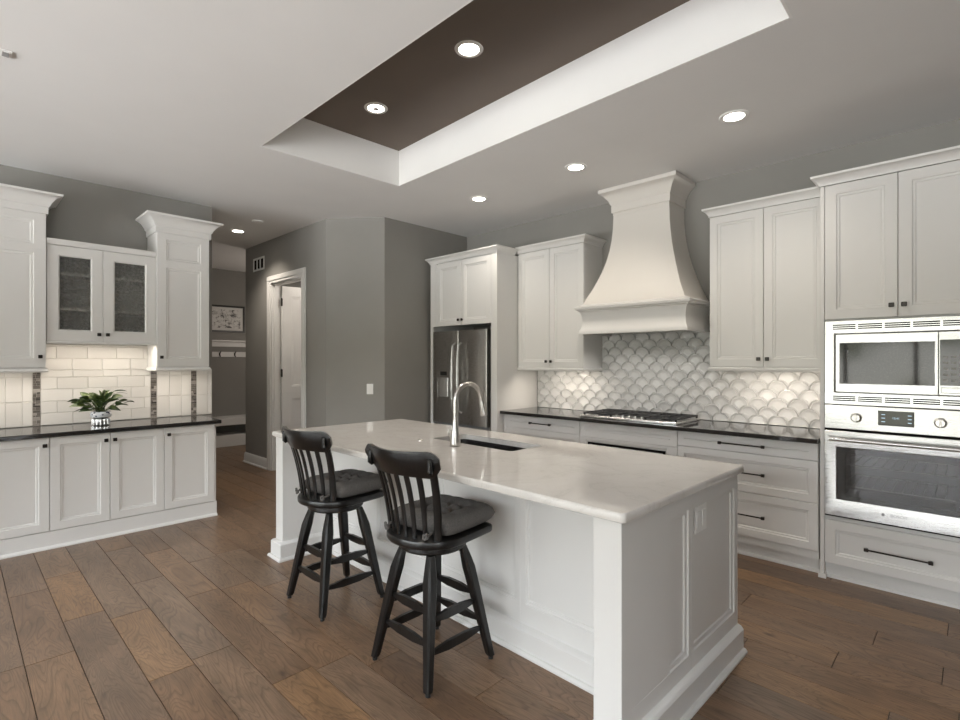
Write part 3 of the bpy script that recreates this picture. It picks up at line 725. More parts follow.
mb = MB(); mb.box(RX0 + .01, RX1 - .01, RY + .02, RY + .06, 0, .055); mb.build('base_grille', 'blackplastic', t)
# ================================================================ ISLAND
IX0, IX1, IY0, IY1 = -3.722, -.878, 1.612, 2.732
PY = 1.965
t = thing('kitchen_island', 'white panelled kitchen island carrying the pale quartz top', 'kitchen island', ISL, (-2.27, 2.15, 0))
mb = MB(); mb.box(IX0 + .02, IX1 - .02, PY + .02, IY1 - .02, .0, .664); mb.box(IX0 + .02, -2.71, PY + .02, IY1 - .02, .664, .884); mb.box(-1.865, IX1 - .02, PY + .02, IY1 - .02, .664, .884); mb.build('body', 'cab', t)
for x0, x1 in ((IX0 + .001, IX0 + .113), (IX1 - .113, IX1 - .001)):
    mb = MB(); mb.box(x0, x1, IY0 - .0012, PY + .02, 0, .884, .001); mb.build('leg_wing', 'cab', t)
# seating side: four recessed panels
xs0, xs1 = IX0 + .113, IX1 - .113; n = 4; w = (xs1 - xs0) / n
mb = MB()
for i in range(n): mb.frame((xs0 + i * w, xs0 + (i + 1) * w, .13, .884), (xs0 + i * w + .035, xs0 + (i + 1) * w - .035, .235, .835), PY, .02, .014, ch=.001)
mb.build('front_panel', 'cab', t)
PL = [(0, 0), (.046, 0), (.046, .010), (.038, .020), (.028, .022), (.028, .112), (.016, .126), (0, .132)]
mb = MB(); mb.sweep([(IX0 + .113, PY + .0), (IX1 - .113, PY)], PL); mb.build('plinth', 'cab', t)
for xa, xb in ((IX0, IX0 + .113), (IX1 - .113, IX1)):
    mb = MB(); path = [(xa, IY1), (xa, IY0), (xb, IY0), (xb, PY - .02)] if xa == IX0 else [(xa, PY - .02), (xa, IY0), (xb, IY0), (xb, IY1)]
    mb.sweep(path, PL); mb.build('plinth', 'cab', t)
# ends: two recessed panels each
for side in (1, -1):
    xe = IX1 if side > 0 else IX0
    E_ = Matrix.Translation((xe, IY0, 0)) @ Matrix.Rotation(PI / 2 * side, 4, 'Z')
    D = IY1 - IY0; mb = MB()
    def seg(a, b, ia, ib):
        if side < 0: a, b, ia, ib = -b, -a, -ib, -ia
        mb.frame((a, b, .0, .884), (ia, ib, .20, .815), 0, .02, .015, E_, ch=.001, bead=.02)
    seg(0.0, .570, .050, .545); seg(.570, D, .595, D - .045); mb.build('end_panel', 'cab', t)
mb = MB()
for i in range(4):
    a = IX0 + .02 + i * (IX1 - IX0 - .04) / 4; b = a + (IX1 - IX0 - .04) / 4
    R_ = Matrix.Translation((0, IY1, 0)) @ Matrix.Rotation(PI, 4, 'Z'); mb.frame((-b, -a, .11, .88), (-b + .06, -a - .06, .17, .82), -.0, .02, .01, R_)
mb.build('rear_door_fronts', 'cab', t)
SX0, SX1, SY0, SY1 = -2.645, -1.930, 2.215, 2.515
sw = [ISL.local((a, b, 0)) for a, b in ((-2.61, 2.37), (-1.91, 2.36))]
hole = [(x, y) for x, y in rrect(SX0, SX1, SY0, SY1, .03, 4)(0)]
mb = MB(); mb.slab([(.885, .006), (.888, .001), (.893, 0), (.910, 0), (.916, .002), (.92, .007)], rrect(-3.745, -.853, 1.585, 2.76, .020, 6), hole)
single(mb, 'countertop', 'quartz', 'polished white quartz countertop with faint veins on the island', 'countertop', ISL, (-2.27, 2.15, .885))
mb = MB(); r_ = rrect(SX0 - .006, SX1 + .006, SY0 - .006, SY1 + .006, .036, 4)
r2 = rrect(SX0 - .03, SX1 + .03, SY0 - .03, SY1 + .03, .05, 4)
mb.loft([[(x, y, z) for x, y in f_(i)] for z, f_, i in ((.884, r2, 0), (.884, r_, 0), (.70, r_, .004), (.682, r_, .022), (.678, r_, .06))], False, True)
t = single(mb, 'sink', 'sinksteel', 'undermount stainless sink basin let into the island countertop', 'sink', ISL, (-2.285, 2.36, .67))
mb = MB(); mb.lathe([(.045, .6785), (.045, .6815), (.03, .6815), (.028, .6795)], (-2.285, 2.36, 0), 20); mb.build('drain', 'nickel', t)
# faucet
fw = ISL.local((-2.285, 2.145, 0)); fx, fy = fw.x, fw.y
t = thing('faucet', 'brushed nickel gooseneck pull-down faucet behind the island sink', 'faucet', ISL, (fx, fy, .92))
mb = MB(); mb.lathe([(.031, .9205), (.033, .924), (.033, .94), (.0315, .965), (.026, 1.00), (.020, 1.04), (.0165, 1.08)], (fx, fy, 0), 24); mb.build('base', 'nickel', t)
mb = MB(); R = .106; zc_ = 1.192; pts = [(fx, fy, 1.06), (fx, fy, 1.12)]
for k in range(15):
    a = PI - PI * .97 * k / 14; pts.append((fx + .012 * k / 14, fy + R + R * math.cos(a), zc_ + R * math.sin(a)))
p = Vector(pts[-1]); d_ = (p - Vector(pts[-2])).normalized(); pts.append(tuple(p + d_ * .02)); mb.tube(pts, .0145, 14); mb.build('spout', 'nickel', t)
e0 = p + d_ * .018; mb = MB(); mb.tube([e0, e0 + d_ * .006, e0 + d_ * .05, e0 + d_ * .088, e0 + d_ * .095], [.0165, .0175, .019, .0245, .023], 14); mb.build('spray_head', 'nickel', t)
mb = MB(); mb.tube([(fx - .02, fy, .985), (fx - .050, fy, .985), (fx - .056, fy, .985)], [.013, .016, .012], 12); mb.tube([(fx - .046, fy, .992), (fx - .052, fy - .004, 1.02)], [.006, .004], 8); mb.build('lever', 'nickel', t)
mb = MB(); q = ISL.local((-2.60, 2.13, 0)); mb.lathe([(.018, .9205), (.018, .925), (.012, .929), (.010, .931)], (q.x, q.y, 0), 16)
single(mb, 'air_switch', 'nickel', 'small round nickel button on the island beside the faucet', 'button', ISL, (q.x, q.y, .92))
# outlet on island end
E_ = Matrix.Translation((IX1, IY0, 0)) @ Matrix.Rotation(PI / 2, 4, 'Z')
t = thing('outlet', 'white electrical outlet on the panelled end of the island', 'outlet', ISL, (IX1, IY0 + .66, .72))
mb = MB(); mb.box(.625, .745, .0045, .0115, .690, .808, .002, E_); pl_ = mb.build('cover_plate', 'white', t)
for u in (.657, .713):
    mb = MB(); mb.frame((u - .019, u + .019, .714, .784), (u - .014, u + .014, .719, .779), .0025, .002, .0015, E_, bead=.001, ch=.0005); mb.build('socket', 'white', t)

# ================================================================ BAR STOOLS
def stool(label):
    t = thing('bar_stool', label, 'bar stool', ROOM, (0, 0, 0), 'swivel bar stools at the island')
    for sx_ in (-1, 1):
        for sy_ in (-1, 1):
            mb = MB(); rings = []
            for z, o, h in ((.018, .197, .0165), (.03, .1935, .0185), (.36, .138, .0255), (.45, .122, .027), (.50, .112, .022), (.552, .100, .0165)):
                c = h * .35; x, y = sx_ * o, sy_ * o
                rings.append([(x - h + c, y - h, z), (x + h - c, y - h, z), (x + h, y - h + c, z), (x + h, y + h - c, z), (x + h - c, y + h, z), (x - h + c, y + h, z), (x - h, y + h - c, z), (x - h, y - h + c, z)])
            mb.loft(rings); lg = mb.build('leg', 'stool', t)
            mb = MB(); mb.lathe([(.012, 0), (.012, .010), (.007, .012), (.007, .022)], (sx_ * .198, sy_ * .198, 0), 12); mb.build('glide', 'blackplastic', lg)
    def off(z): return .2 - .1667 * z
    for ax, s_, zs in (('x', -1, (.19, .32)), ('x', 1, (.19, .32)), ('y', -1, (.155, .285)), ('y', 1, (.155, .285))):
        for z in zs:
            o = off(z) - .006; mb = MB(); rings = []
            for u, hw, hh in ((-1, .008, .007), (-.75, .013, .008), (-.35, .020, .0085), (.35, .020, .0085), (.75, .013, .008), (1, .008, .007)):
                a = u * (o - .012); b = s_ * o
                # stretcher: flat tapered bar, wider in height
                sec = [(-hh, -hw), (hh, -hw), (hh, hw), (-hh, hw)]
                rings.append([((a, b + p[0], z + p[1]) if ax == 'x' else (b + p[0], a, z + p[1])) for p in sec])
            mb.loft(rings); mb.build('stretcher', 'stool', t, 0)
    RZ = Matrix.Rotation(math.radians(SEATROT), 4, 'Z')
    mb = MB(); mb.lathe([(.12, .552), (.155, .556), (.165, .566), (.165, .588), (.158, .596), (.12, .600)], (0, 0, 0), 36); mb.build('swivel', 'stool', t)
    def outline(ins):
        pts = []; w = .208 - ins
        yf_ = .225 - ins
        for k in range(5): a = math.radians(0 + 90 * k / 4); pts.append((w - .035 + .035 * math.cos(a), yf_ - .035 + .035 * math.sin(a)))
        for k in range(5): a = math.radians(90 + 90 * k / 4); pts.append((-w + .035 + .035 * math.cos(a), yf_ - .035 + .035 * math.sin(a)))
        for k in range(19):
            a = PI + PI * k / 18; pts.append(((w + .004) * math.cos(a), -.03 + (.188 - ins) * math.sin(a)))
        return pts
    mb = MB(); mb.slab([(.601, .012), (.606, .003), (.612, 0), (.630, 0), (.637, .003), (.640, .010)], outline, None, RZ); mb.build('seat', 'stool', t)
    # back: posts and slats stand on a shallow curve in plan and lean back
    def pos(u, s_):
        return Vector(((.156 + .036 * s_) * u, -.178 - .078 * s_ - .022 * s_ * s_ + .012 * math.sin(PI * s_) + (.050 + .012 * s_) * u * u))
    def nrm(u, s_):
        d = (pos(u + .01, s_) - pos(u - .01, s_)).normalized(); return d, Vector((d.y, -d.x))
    ZS = .637; ZH = .395
    def upright(u, name, wb, wt, tk, s1):
        mb = MB(); rings = []
        for k in range(11):
            q = k / 10; s_ = s1 * q; p = pos(u, s_); d, n = nrm(u, s_); z = ZS + ZH * s_
            w = wb + (wt - wb) * math.sin(PI * min(1, q * 1.15) * .5); c = .25
            rings.append([(p.x + d.x * a * w + n.x * b * tk, p.y + d.y * a * w + n.y * b * tk, z) for a, b in ((-.5, -c), (-c, -.5), (c, -.5), (.5, -c), (.5, c), (c, .5), (-c, .5), (-.5, c))])
        mb.loft(rings, True, True, RZ); return mb.build(name, 'stool', t, 40)
    for s_ in (-1, 1): upright(s_ * .98, 'back_post', .036, .034, .022, .955)
    for k in range(-2, 3): upright(k * .325, 'slat', .020, .027, .011, .80)
    mb = MB(); rings = []; NU = 32
    for k in range(NU + 1):
        u = -1.16 + 2.32 * k / NU; e = max(0, abs(u) - .93) / .23
        zb = ZS + ZH * .735 + .008 * (1 - min(1, u * u)) + .052 * e ** 1.6; zt = ZS + ZH * 1.035 + .006 * min(1, abs(u)) - .030 * e ** 2.5
        def pp(z, off):
            s_ = (z - ZS) / ZH; p = pos(u, s_); d, n = nrm(u, s_); o = off + .022 * e * e
            return (p.x + n.x * o, p.y + n.y * o, z)
        zm = (zb + zt) / 2; i_, o_ = -.013, .013; g_ = .006
        rings.append([pp(zb, i_ + .004), pp(zb, o_ - .003), pp(zb + g_, o_), pp(zm, o_ + .002), pp(zt - g_, o_), pp(zt, o_ - .004), pp(zt, i_ + .004), pp(zt - g_, i_), pp(zm, i_ + .002), pp(zb + g_, i_)])
    mb.loft(rings, True, True, RZ); mb.build('crest_rail', 'stool', t, 40)
    for s_ in (-1, 1):
        u = s_ * .98; p = pos(u, .93); d, n = nrm(u, .93); mb = MB()
        mb.tube([(p.x + n.x * .006, p.y + n.y * .006, ZS + ZH * .80), (p.x + n.x * .017, p.y + n.y * .017, ZS + ZH * .83), (p.x + n.x * .017, p.y + n.y * .017, ZS + ZH * .96), (p.x + n.x * .006, p.y + n.y * .006, ZS + ZH * .985)], [.008, .013, .013, .008], 8, RZ); mb.build('post_cap', 'stool', t, 40)
    return t
SEATROT = 6
s1 = stool('black swivel bar stool nearer the camera, by the middle of the island')
s1.location = (-1.885, 1.622, 0)
s2 = dup(s1, 'black swivel bar stool farther away, by the left end of the island', (-2.80, 1.632, 0))
def cushion(label, loc):
    mb = MB(); n = 30; W, D, T = .200, .195, .052; bt = []
    tuft = [(-.4, -.4), (.4, -.4), (-.4, .4), (.4, .4), (0, 0), (-.4, 0), (.4, 0), (0, .4), (0, -.4)]
    def h(u, v):
        e = (1 - abs(u) ** 5) * (1 - abs(v) ** 5); z = max(0, e) ** .33
        for a, b in tuft:
            d2 = (u - a) ** 2 + (v - b) ** 2; z -= .62 * math.exp(-d2 / .022)
        for a in (-.4, 0, .4):
            z -= .22 * math.exp(-(u - a) ** 2 / .008) * (1 - abs(v) ** 2) + .22 * math.exp(-(v - a) ** 2 / .008) * (1 - abs(u) ** 2)
        return max(z, .02) if e > .02 else 0
    top, bot = [], []
    for i in range(n + 1):
        rt, rb = [], []
        for j in range(n + 1):
            u, v = -1 + 2 * i / n, -1 + 2 * j / n
            k = 1 - .07 * (abs(u * v)) ** 2
            x, y = u * W * k, v * D * k
            edge = (i in (0, n)) or (j in (0, n))
            z = h(u, v); bulge = .5 * (max(0, (1 - abs(u) ** 8) * (1 - abs(v) ** 8))) ** .5
            a = mb.bm.verts.new((x, y, (.042 + T * z))); rt.append(a)
            rb.append(a if edge else mb.bm.verts.new((x, y, max(.0, .042 - .09 * bulge))))
        top.append(rt); bot.append(rb)
    for i in range(n):
        for j in range(n):
            mb.face([top[i][j], top[i + 1][j], top[i + 1][j + 1], top[i][j + 1]]); mb.face([bot[i][j], bot[i][j + 1], bot[i + 1][j + 1], bot[i + 1][j]])
    RZ = Matrix.Rotation(math.radians(SEATROT), 4, 'Z'); 
    for v in mb.bm.verts: v.co = RZ @ (v.co + Vector((0, .075, 0)))
    t = thing('seat_cushion', label, 'cushion', ROOM, (0, 0, 0), 'tufted seat cushions')
    mb.build('pad', 'fabric', t, 80)
    for sx_ in (-1, 1):
        m2 = MB(); x = sx_ * .125
        m2.tube([(x, -.13, .025), (x * 1.05, -.155, .03), (x * 1.02, -.175, .02), (x * .95, -.18, .012)], .006, 8, RZ)
        m2.tube([(x * .92, -.182, .012), (x * .99, -.19, .030), (x * 1.06, -.184, .036), (x * 1.08, -.180, .020), (x * .98, -.186, .010)], .007, 8, RZ)
        m2.build('tie', 'fabric', t)
    t.location = loc; return t
c1 = cushion('charcoal tufted cushion on the nearer bar stool', (-1.885, 1.622, .642))
c2 = dup(c1, 'charcoal tufted cushion on the farther bar stool', (-2.80, 1.632, .642))

# ================================================================ HUTCH (frame: x = world y, front -Y = world +x)
HB, HF, HU = 5.70, 5.10, 5.36          # wall, base front, upper front as frame y
HZ = .857
def hut_base(label, x0, x1, doors):
    t = thing('base_cabinet', label, 'cabinet', HUT, ((x0 + x1) / 2, HB, 0))
    m_ = MB(); m_.box(x0, x1, HF + .02, HB - .002, 0, HZ); m_.build('body', 'cab', t)
    for a, b, kx in doors: cdoor(t, a, b, .135, HZ - .002, HF, .062, (kx, .795))
    m_ = MB(); m_.box(x0, x1, HF, HF + .02, 0, .132); m_.sweep([(x0, HF), (x1, HF)], [(0, 0), (.020, 0), (.019, .010), (.008, .022), (0, .024)]); m_.build('plinth', 'cab', t)
    return t
hut_base('white base cabinet of the hutch at the left edge of the picture', .10, .529, [(.15, .529, .499)])
hut_base('white double-door base cabinet of the hutch, below the potted plant', .529, 1.301, [(.529, .911, .881), (.911, 1.301, .941)])
hut_base('white single-door base cabinet of the hutch, nearest the hallway', 1.301, 1.732, [(1.301, 1.715, 1.333)])
mb = MB(); mb.slab([(.858, .002), (.860, 0), (.886, 0), (.89, .004)], rrect(.07, 1.765, HF - .03, HB - .018, .005, 2))
single(mb, 'countertop', 'granite', 'polished black granite countertop on the hutch base cabinets', 'countertop', HUT, (.9, 5.4, .858))
# hutch backsplash tiles
def tiles(m_, x0, x1, z0, z1, w, h, off):
    r = 0; z = z0; g = .0018
    while z < z1 - .005:
        x = x0 - (w * off * (r % 2)); zz = min(z + h, z1)
        while x < x1 - .003:
            a, b = max(x, x0), min(x + w, x1)
            if b - a > .008: m_.box(a + g, b - g, HB - .012, HB - .004, z + g, zz - g, .0018)
            x += w
        z += h; r += 1
mb = MB()
tiles(mb, .530, 1.337, .892, 1.36, .215, .102, .5); tiles(mb, .525, 1.315, 1.36 + .0, 1.58, .215, .102, .5)
tiles(mb, .10, .480, .892, 1.345, .105, .205, 0); tiles(mb, 1.387, 1.689, .892, 1.345, .105, .205, 0); tiles(mb, 1.739, 1.885, .892, 1.345, .105, .205, 0)
hb = mb.build('backsplash', 'subway', None, 30, base=(0, 0, 0)); hb.rotation_euler = (0, 0, PI / 2)
tag(hb, 'pale linen tile backsplash with dark mosaic strips behind the potted plant', 'backsplash')
for c_ in (.505, 1.362, 1.714):
    mb = MB(); a, b = c_ - .023, c_ + .023; z = .892
    while z < 1.345:
        hh = random.choice((.014, .02, .028)); s_ = random.choice((0, .33, .5)); hh = min(hh, 1.345 - z)
        if s_: mb.box(a, a + (b - a) * s_ - .001, HB - .013, HB - .004, z + .0008, z + hh - .0008); mb.box(a + (b - a) * s_ + .001, b, HB - .013, HB - .004, z + .0008, z + hh - .0008)
        else: mb.box(a, b, HB - .013, HB - .004, z + .0008, z + hh - .0008)
        z += hh
    mb.build('mosaic_strip', 'mosaic', hb, 30, base=(0, 0, 0))
mb = MB(); mb.box(.10, 1.885, HB - .006, HB - .001, .891, 1.35); mb.box(.525, 1.315, HB - .006, HB - .001, 1.35, 1.585); mb.build('grout', 'grout', hb, base=(0, 0, 0))
def tower(label, x0, x1, kx):
    t = thing('hutch_tower', label, 'cabinet', HUT, ((x0 + x1) / 2, HB, 1.36)); zt = 2.62
    m_ = MB(); m_.box(x0, x1, HU + .02, HB - .015, 1.365, zt); m_.build('body', 'cab', t)
    m_ = MB()
    zs = 2.335
    m_.frame((x0 + .002, x1 - .002, 1.388, zs), (x0 + .075, x1 - .075, 1.46, zs - .035), HU, .02, .012, bead=.02, ch=.001)
    m_.frame((x0 + .002, x1 - .002, zs, zt - .002), (x0 + .075, x1 - .075, zs + .035, zt - .06), HU, .02, .012, bead=.02, ch=.001)
    d = m_.build('door', 'cab', t); knob(d, kx, 1.475, HU)
    m_ = MB(); m_.sweep([(x0, HB - .02, 1.348), (x0, HU, 1.348), (x1, HU, 1.348), (x1, HB - .02, 1.348)], [(-.02, .03), (-.02, 0), (.012, 0), (.016, .012), (.010, .02), (.004, .034)]); m_.build('light_rail', 'cab', t)
    m_ = MB(); m_.sweep([(x0, HB - .015, zt - .002), (x0, HU, zt - .002), (x1, HU, zt - .002), (x1, HB - .015, zt - .002)], BIGCROWN); m_.box(x0 + .001, x1 - .001, HU + .002, HB - .015, zt, zt + .12); m_.build('crown', 'cab', t)
    led_strip(t, x0 + .06, x1 - .06, HU + .035, 1.3645, HUT, 1.0)
tower('tall white hutch wall cabinet with deep crown at the left edge of the picture', .08, .535, .497)
tower('tall white hutch wall cabinet with deep crown, nearest the hallway', 1.308, 1.752, 1.342)
t = thing('glass_cabinet', 'white wall cabinet with two textured glass doors above the potted plant', 'cabinet', HUT, (.92, HB, 1.58)); x0, x1 = .537, 1.306; yf = HU + .02; zt = 2.42
mb = MB(); mb.box(x0, x0 + .02, yf + .02, HB - .002, 1.60, zt); mb.box(x1 - .02, x1, yf + .02, HB - .002, 1.60, zt); mb.box(x0 + .02, x1 - .02, yf + .02, HB - .002, 1.60, 1.62); mb.box(x0 + .02, x1 - .02, yf + .02, HB - .002, zt - .02, zt); mb.build('body', 'cab', t)
mb = MB(); mb.box(x0 + .02, x1 - .02, HB - .01, HB - .002, 1.62, zt - .02); mb.build('back_panel', 'inside', t)
for z in (1.86, 2.15):
    mb = MB(); mb.box(x0 + .021, x1 - .021, yf + .022, HB - .02, z, z + .02); mb.build('shelf', 'trim', t)
xm = .911
for a, b, kx in ((x0, xm, xm - .03), (xm, x1, xm + .03)):
    mb = MB(); mb.frame((a + .0015, b - .0015, 1.605, 2.385), (a + .075, b - .075, 1.69, 2.31), yf, .02, .010, open_=True, bead=.006); d = mb.build('door', 'cab', t); knob(d, kx, 1.665, yf)
    mb = MB(); mb.box(a + .08, b - .08, yf + .010, yf + .014, 1.695, 2.305); mb.build('glass_pane', 'seeded', d)
mb = MB(); mb.sweep([(x0, yf, 1.582), (x1, yf, 1.582)], [(-.02, .022), (-.02, 0), (.008, 0), (.012, .010), (.004, .022)]); mb.build('light_rail', 'cab', t)
mb = MB(); mb.sweep([(x0, yf, 2.388), (x1, yf, 2.388)], [(-.02, 0), (.004, 0), (.008, .02), (.018, .032), (.020, .046), (-.02, .046)]); mb.box(x0, x1, yf, HB - .002, 2.42, 2.434); mb.build('crown', 'cab', t)
led_strip(t, x0 + .06, x1 - .06, HU + .06, 1.5995, HUT, 1.5)
# plant
px, py = .90, 5.40
t = thing('potted_plant', 'small green leafy plant in a blue and white bowl on the hutch counter', 'plant', HUT, (px, py, .89))
mb = MB(); mb.lathe([(.055, .892), (.06, .900), (.058, .945), (.050, .950)], (px, py, 0), 24)
for i in range(14):
    a = 2 * PI * i / 14; mb.tube([(px + .061 * math.cos(a), py + .061 * math.sin(a), .898), (px + .061 * math.cos(a), py + .061 * math.sin(a), .946)], .006, 6)
mb.build('stand', 'silver', t)
mb = MB(); mb.lathe([(.045, .951), (.07, .96), (.078, .985), (.07, 1.005), (.064, 1.008), (.060, .995), (.02, .99)], (px, py, 0), 28); mb.build('bowl', 'pot', t)
mb = MB(); st = MB(); rr = random.Random(5)
def leaf(base, dirv, L, W, droop):
    d = Vector(dirv).normalized(); side = (Matrix.Rotation(rr.uniform(-1.0, 1.0), 3, d) @ d.cross(Vector((0, 0, 1))).normalized()); rows = []; upv = side.cross(d)
    p = Vector(base); n_ = 7
    for k in range(n_ + 1):
        s_ = k / n_; w = W * math.sin(PI * min(1, .06 + .94 * s_)) ** .8 if k < n_ else .0008
        q = p + d * L * s_ + Vector((0, 0, -droop * s_ * s_)); up = upv * w * .3
        rows.append([q - side * w + up, q, q + side * w + up])
    V = [[mb.bm.verts.new(c) for c in r] for r in rows]
    for a, b in zip(V, V[1:]):
        for i in range(2): mb.face([a[i], a[i + 1], b[i + 1], b[i]])
for i in range(50):
    a = rr.uniform(0, 2 * PI); el = rr.uniform(.2, 1.35); L0 = rr.uniform(.06, .16) * (1.1 if el < .8 else 1.0)
    d = Vector((math.cos(a) * math.cos(el), math.sin(a) * math.cos(el) * .75, math.sin(el)))
    b0 = Vector((px + rr.uniform(-.03, .03), py + rr.uniform(-.03, .03), 1.0)); b1 = b0 + d * L0
    st.tube([b0, b0 + d * L0 * .5 + Vector((0, 0, .008)), b1], .0022, 5)
    d2 = Vector((d.x * 1.3, d.y * 1.3, d.z * .6)) + Vector((rr.uniform(-.3, .3), rr.uniform(-.3, .3), rr.uniform(-.1, .25)))
    leaf(b1, d2, rr.uniform(.085, .135), rr.uniform(.022, .033), rr.uniform(.01, .05))
for a, L0 in ((.2, .23), (.6, .26), (1.2, .22)):
    d = Vector((math.cos(a) * .5, -.1, .85)); b0 = Vector((px, py, 1.0)); b1 = b0 + d * L0 * .8; st.tube([b0, b0 + d * L0 * .5, b1], .002, 5); leaf(b1, (math.cos(a), -.1, .25), .10, .007, .03)
mb.build('foliage', 'leaf', t, 60); st.build('stems', 'leaf', t)
mb = MB(); mb.lathe([(.058, .993), (.0585, .997)], (px, py, 0), 20); mb.build('soil', 'soil', t)

# ================================================================ HALL AND MUDROOM (frame as the hutch: x = world y)
MW = 9.45
t = thing('picture_frame', 'black framed black and white print on the mudroom wall', 'picture', HUT, (3.25, MW, 1.95))
mb = MB(); mb.frame((2.83, 3.672, 1.945, 2.412), (2.855, 3.647, 1.97, 2.387), MW - .025, .023, .012, open_=True, bead=.002); mb.build('frame', 'blackplastic', t)
mb = MB(); mb.box(2.856, 3.646, MW - .014, MW - .006, 1.971, 2.386); mb.build('mount', 'mat_paper', t)
mb = MB(); mb.box(2.90, 3.60, MW - .0155, MW - .0135, 2.02, 2.34); mb.build('print', 'art', t)
mb = MB(); mb.box(2.3, 4.5, MW - .14, MW - .002, 1.775, 1.80, .003); mb.box(2.3, 4.5, MW - .02, MW - .002, 1.69, 1.775, .003)
single(mb, 'wall_shelf', 'trim', 'narrow white shelf between the framed print and the coat hooks', 'shelf', HUT, (3.4, MW, 1.69))
t = thing('coat_rack', 'white board with a row of dark coat hooks on the mudroom wall', 'coat rack', HUT, (3.4, MW, 1.5))
mb = MB(); mb.box(2.3, 4.5, MW - .02, MW - .002, 1.51, 1.60, .003); mb.build('board', 'trim', t)
for x in (2.75, 3.0, 3.25, 3.5, 3.75, 4.0):
    mb = MB(); mb.box(x - .012, x + .012, MW - .026, MW - .02, 1.53, 1.59, .002); mb.tube([(x, MW - .024, 1.575), (x, MW - .06, 1.58), (x, MW - .075, 1.61)], .006, 8); mb.tube([(x, MW - .024, 1.545), (x, MW - .05, 1.515), (x, MW - .065, 1.53)], .006, 8); mb.build('hook', 'bronze', t)
t = thing('mudroom_bench', 'low white bench with open space below along the mudroom wall', 'bench', HUT, (3.3, MW, 0))
mb = MB(); mb.box(2.2, 4.5, MW - .46, MW - .002, .36, .48, .004); mb.build('seat', 'trim', t)
mb = MB(); mb.box(2.2, 4.5, MW - .42, MW - .002, 0, .19, .003); mb.build('lower_shelf', 'trim', t)
for x in (2.2, 4.46):
    mb = MB(); mb.box(x, x + .04, MW - .43, MW - .002, .191, .359); mb.build('side', 'trim', t)
# vent, switch, detectors
t = thing('air_vent', 'white air vent grille high on the hall wall left of the door', 'vent', ROOM, (-7.05, YH, 2.69))
mb = MB(); mb.frame((-7.215, -6.865, 2.675, 2.855), (-7.195, -6.885, 2.695, 2.835), YH - .010, .009, .006, open_=True, bead=.002); mb.build('frame', 'white', t)
mb = MB(); mb.box(-7.19, -6.89, YH - .003, YH - .001, 2.70, 2.83); mb.build('backing', 'dark', t)
for i in range(2): 
    mb = MB(); x = -7.195 + (i + 1) * .103; mb.box(x - .014, x + .014, YH - .009, YH - .003, 2.696, 2.834); mb.build('bar', 'white', t)
n_ = Vector((YC - YH, -(XE - XC))).normalized(); c_ = Vector((XC, YH)).lerp(Vector((XE, YC)), .755)
SW = Frame(math.atan2(YC - YH, XE - XC), (c_.x, c_.y))
t = thing('light_switch', 'white light switch plate on the angled wall corner', 'switch', SW, (c_.x, c_.y, 1.12))
mb = MB(); mb.box(c_.x - .037, c_.x + .037, c_.y - .007, c_.y - .001, 1.07, 1.185, .002); mb.build('plate', 'white', t)
mb = MB(); mb.box(c_.x - .017, c_.x + .017, c_.y - .011, c_.y - .007, 1.095, 1.16, .002); mb.build('rocker', 'white', t)
t = thing('smoke_detector', 'small round white smoke detector on the ceiling near the hall light', 'smoke detector', ROOM, (-5.89, 2.44, H))
mb = MB(); mb.lathe([(.06, H - .001), (.06, H - .008), (.05, H - .018), (.02, H - .02)], (-5.89, 2.44, 0), 24); mb.build('cover', 'white', t)
t = thing('ceiling_register', 'white rectangular ceiling register at the left edge of the picture', 'vent', ROOM, (-3.615, .04, H))
mb = MB(); mb.box(-3.655, -3.575, -.15, .222, H - .010, H - .001, .003); mb.build('plate', 'white', t)
mb = MB(); mb.box(-3.640, -3.590, .185, .212, H - .0125, H - .0095); mb.build('slot', 'grey', t)
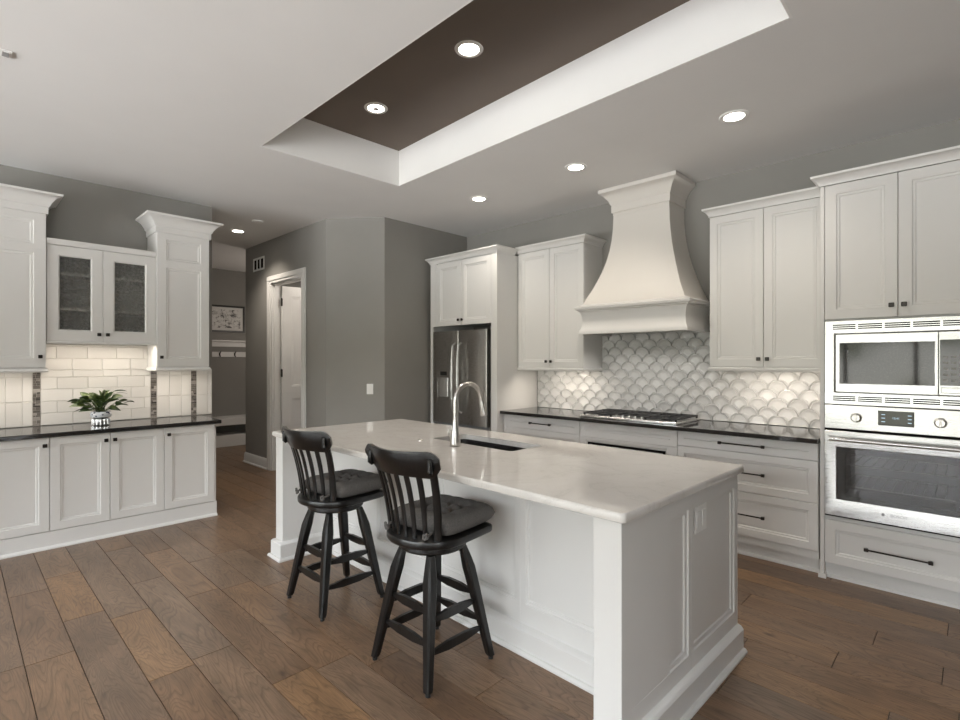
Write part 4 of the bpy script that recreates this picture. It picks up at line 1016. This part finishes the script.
# ---------------------------------------------------------------- recessed ceiling lights
def downlight(x, y, z, label, power, ring='white', kind=0):
    t = thing('ceiling_light', label, 'ceiling light', ROOM, (x, y, z), 'recessed ceiling lights')
    m_ = MB(); m_.lathe([(.060, z - .002), (.066, z - .007), (.085, z - .006), (.089, z - .001)], (x, y, 0), 32, cap0=False, cap1=False); m_.build('trim_ring', ring, t)
    m_ = MB(); m_.lathe([(.062, z - .001), (.062, z - .004)], (x, y, 0), 32); m_.build('lens', 'lamp', t)
    if kind:
        m_ = MB(); m_.lathe([(.022, z - .0045), (.022, z - .010), (.018, z - .012)], (x, y, 0), 20); m_.build('eyeball', 'grey', t)
    l = bpy.data.lights.new('downlight', 'SPOT'); l.energy = power * LAMP; l.spot_size = math.radians(125); l.spot_blend = .8; l.color = (1, .9, .78); l.shadow_soft_size = .05
    o = bpy.data.objects.new('downlight_lamp', l); COL.objects.link(o); o.location = (x, y, z - .03)
downlight(-1.132, 3.56, H, 'recessed ceiling light above the oven tower, farthest right', 14)
downlight(-2.366, 3.586, H, 'recessed ceiling light in front of the range hood', 14)
downlight(-3.515, 3.62, H, 'recessed ceiling light in front of the refrigerator surround', 12)
downlight(-6.52, 2.46, H, 'recessed ceiling light over the hallway', 30)
downlight(-2.239, 2.218, TZ, 'recessed light in the brown tray ceiling nearer the camera', 18)
downlight(-3.268, 2.245, TZ, 'recessed light with a dark centre in the brown tray ceiling', 18, kind=1)
pl = bpy.data.lights.new('pantry_fill', 'POINT'); pl.energy = 13; pl.color = (1, .9, .8); pl.shadow_soft_size = .1  # added fill light without a fixture, brightens the open pantry door
po = bpy.data.objects.new('pantry_fill', pl); COL.objects.link(po); po.location = (-5.6, 3.7, 2.6)
pl = bpy.data.lights.new('mudroom_fill', 'POINT'); pl.energy = 9; pl.color = (1, .88, .78); pl.shadow_soft_size = .1  # unseen fill light hung in mid-air, added to light the mudroom
po = bpy.data.objects.new('mudroom_fill', pl); COL.objects.link(po); po.location = (-7.9, 4.0, 1.9)
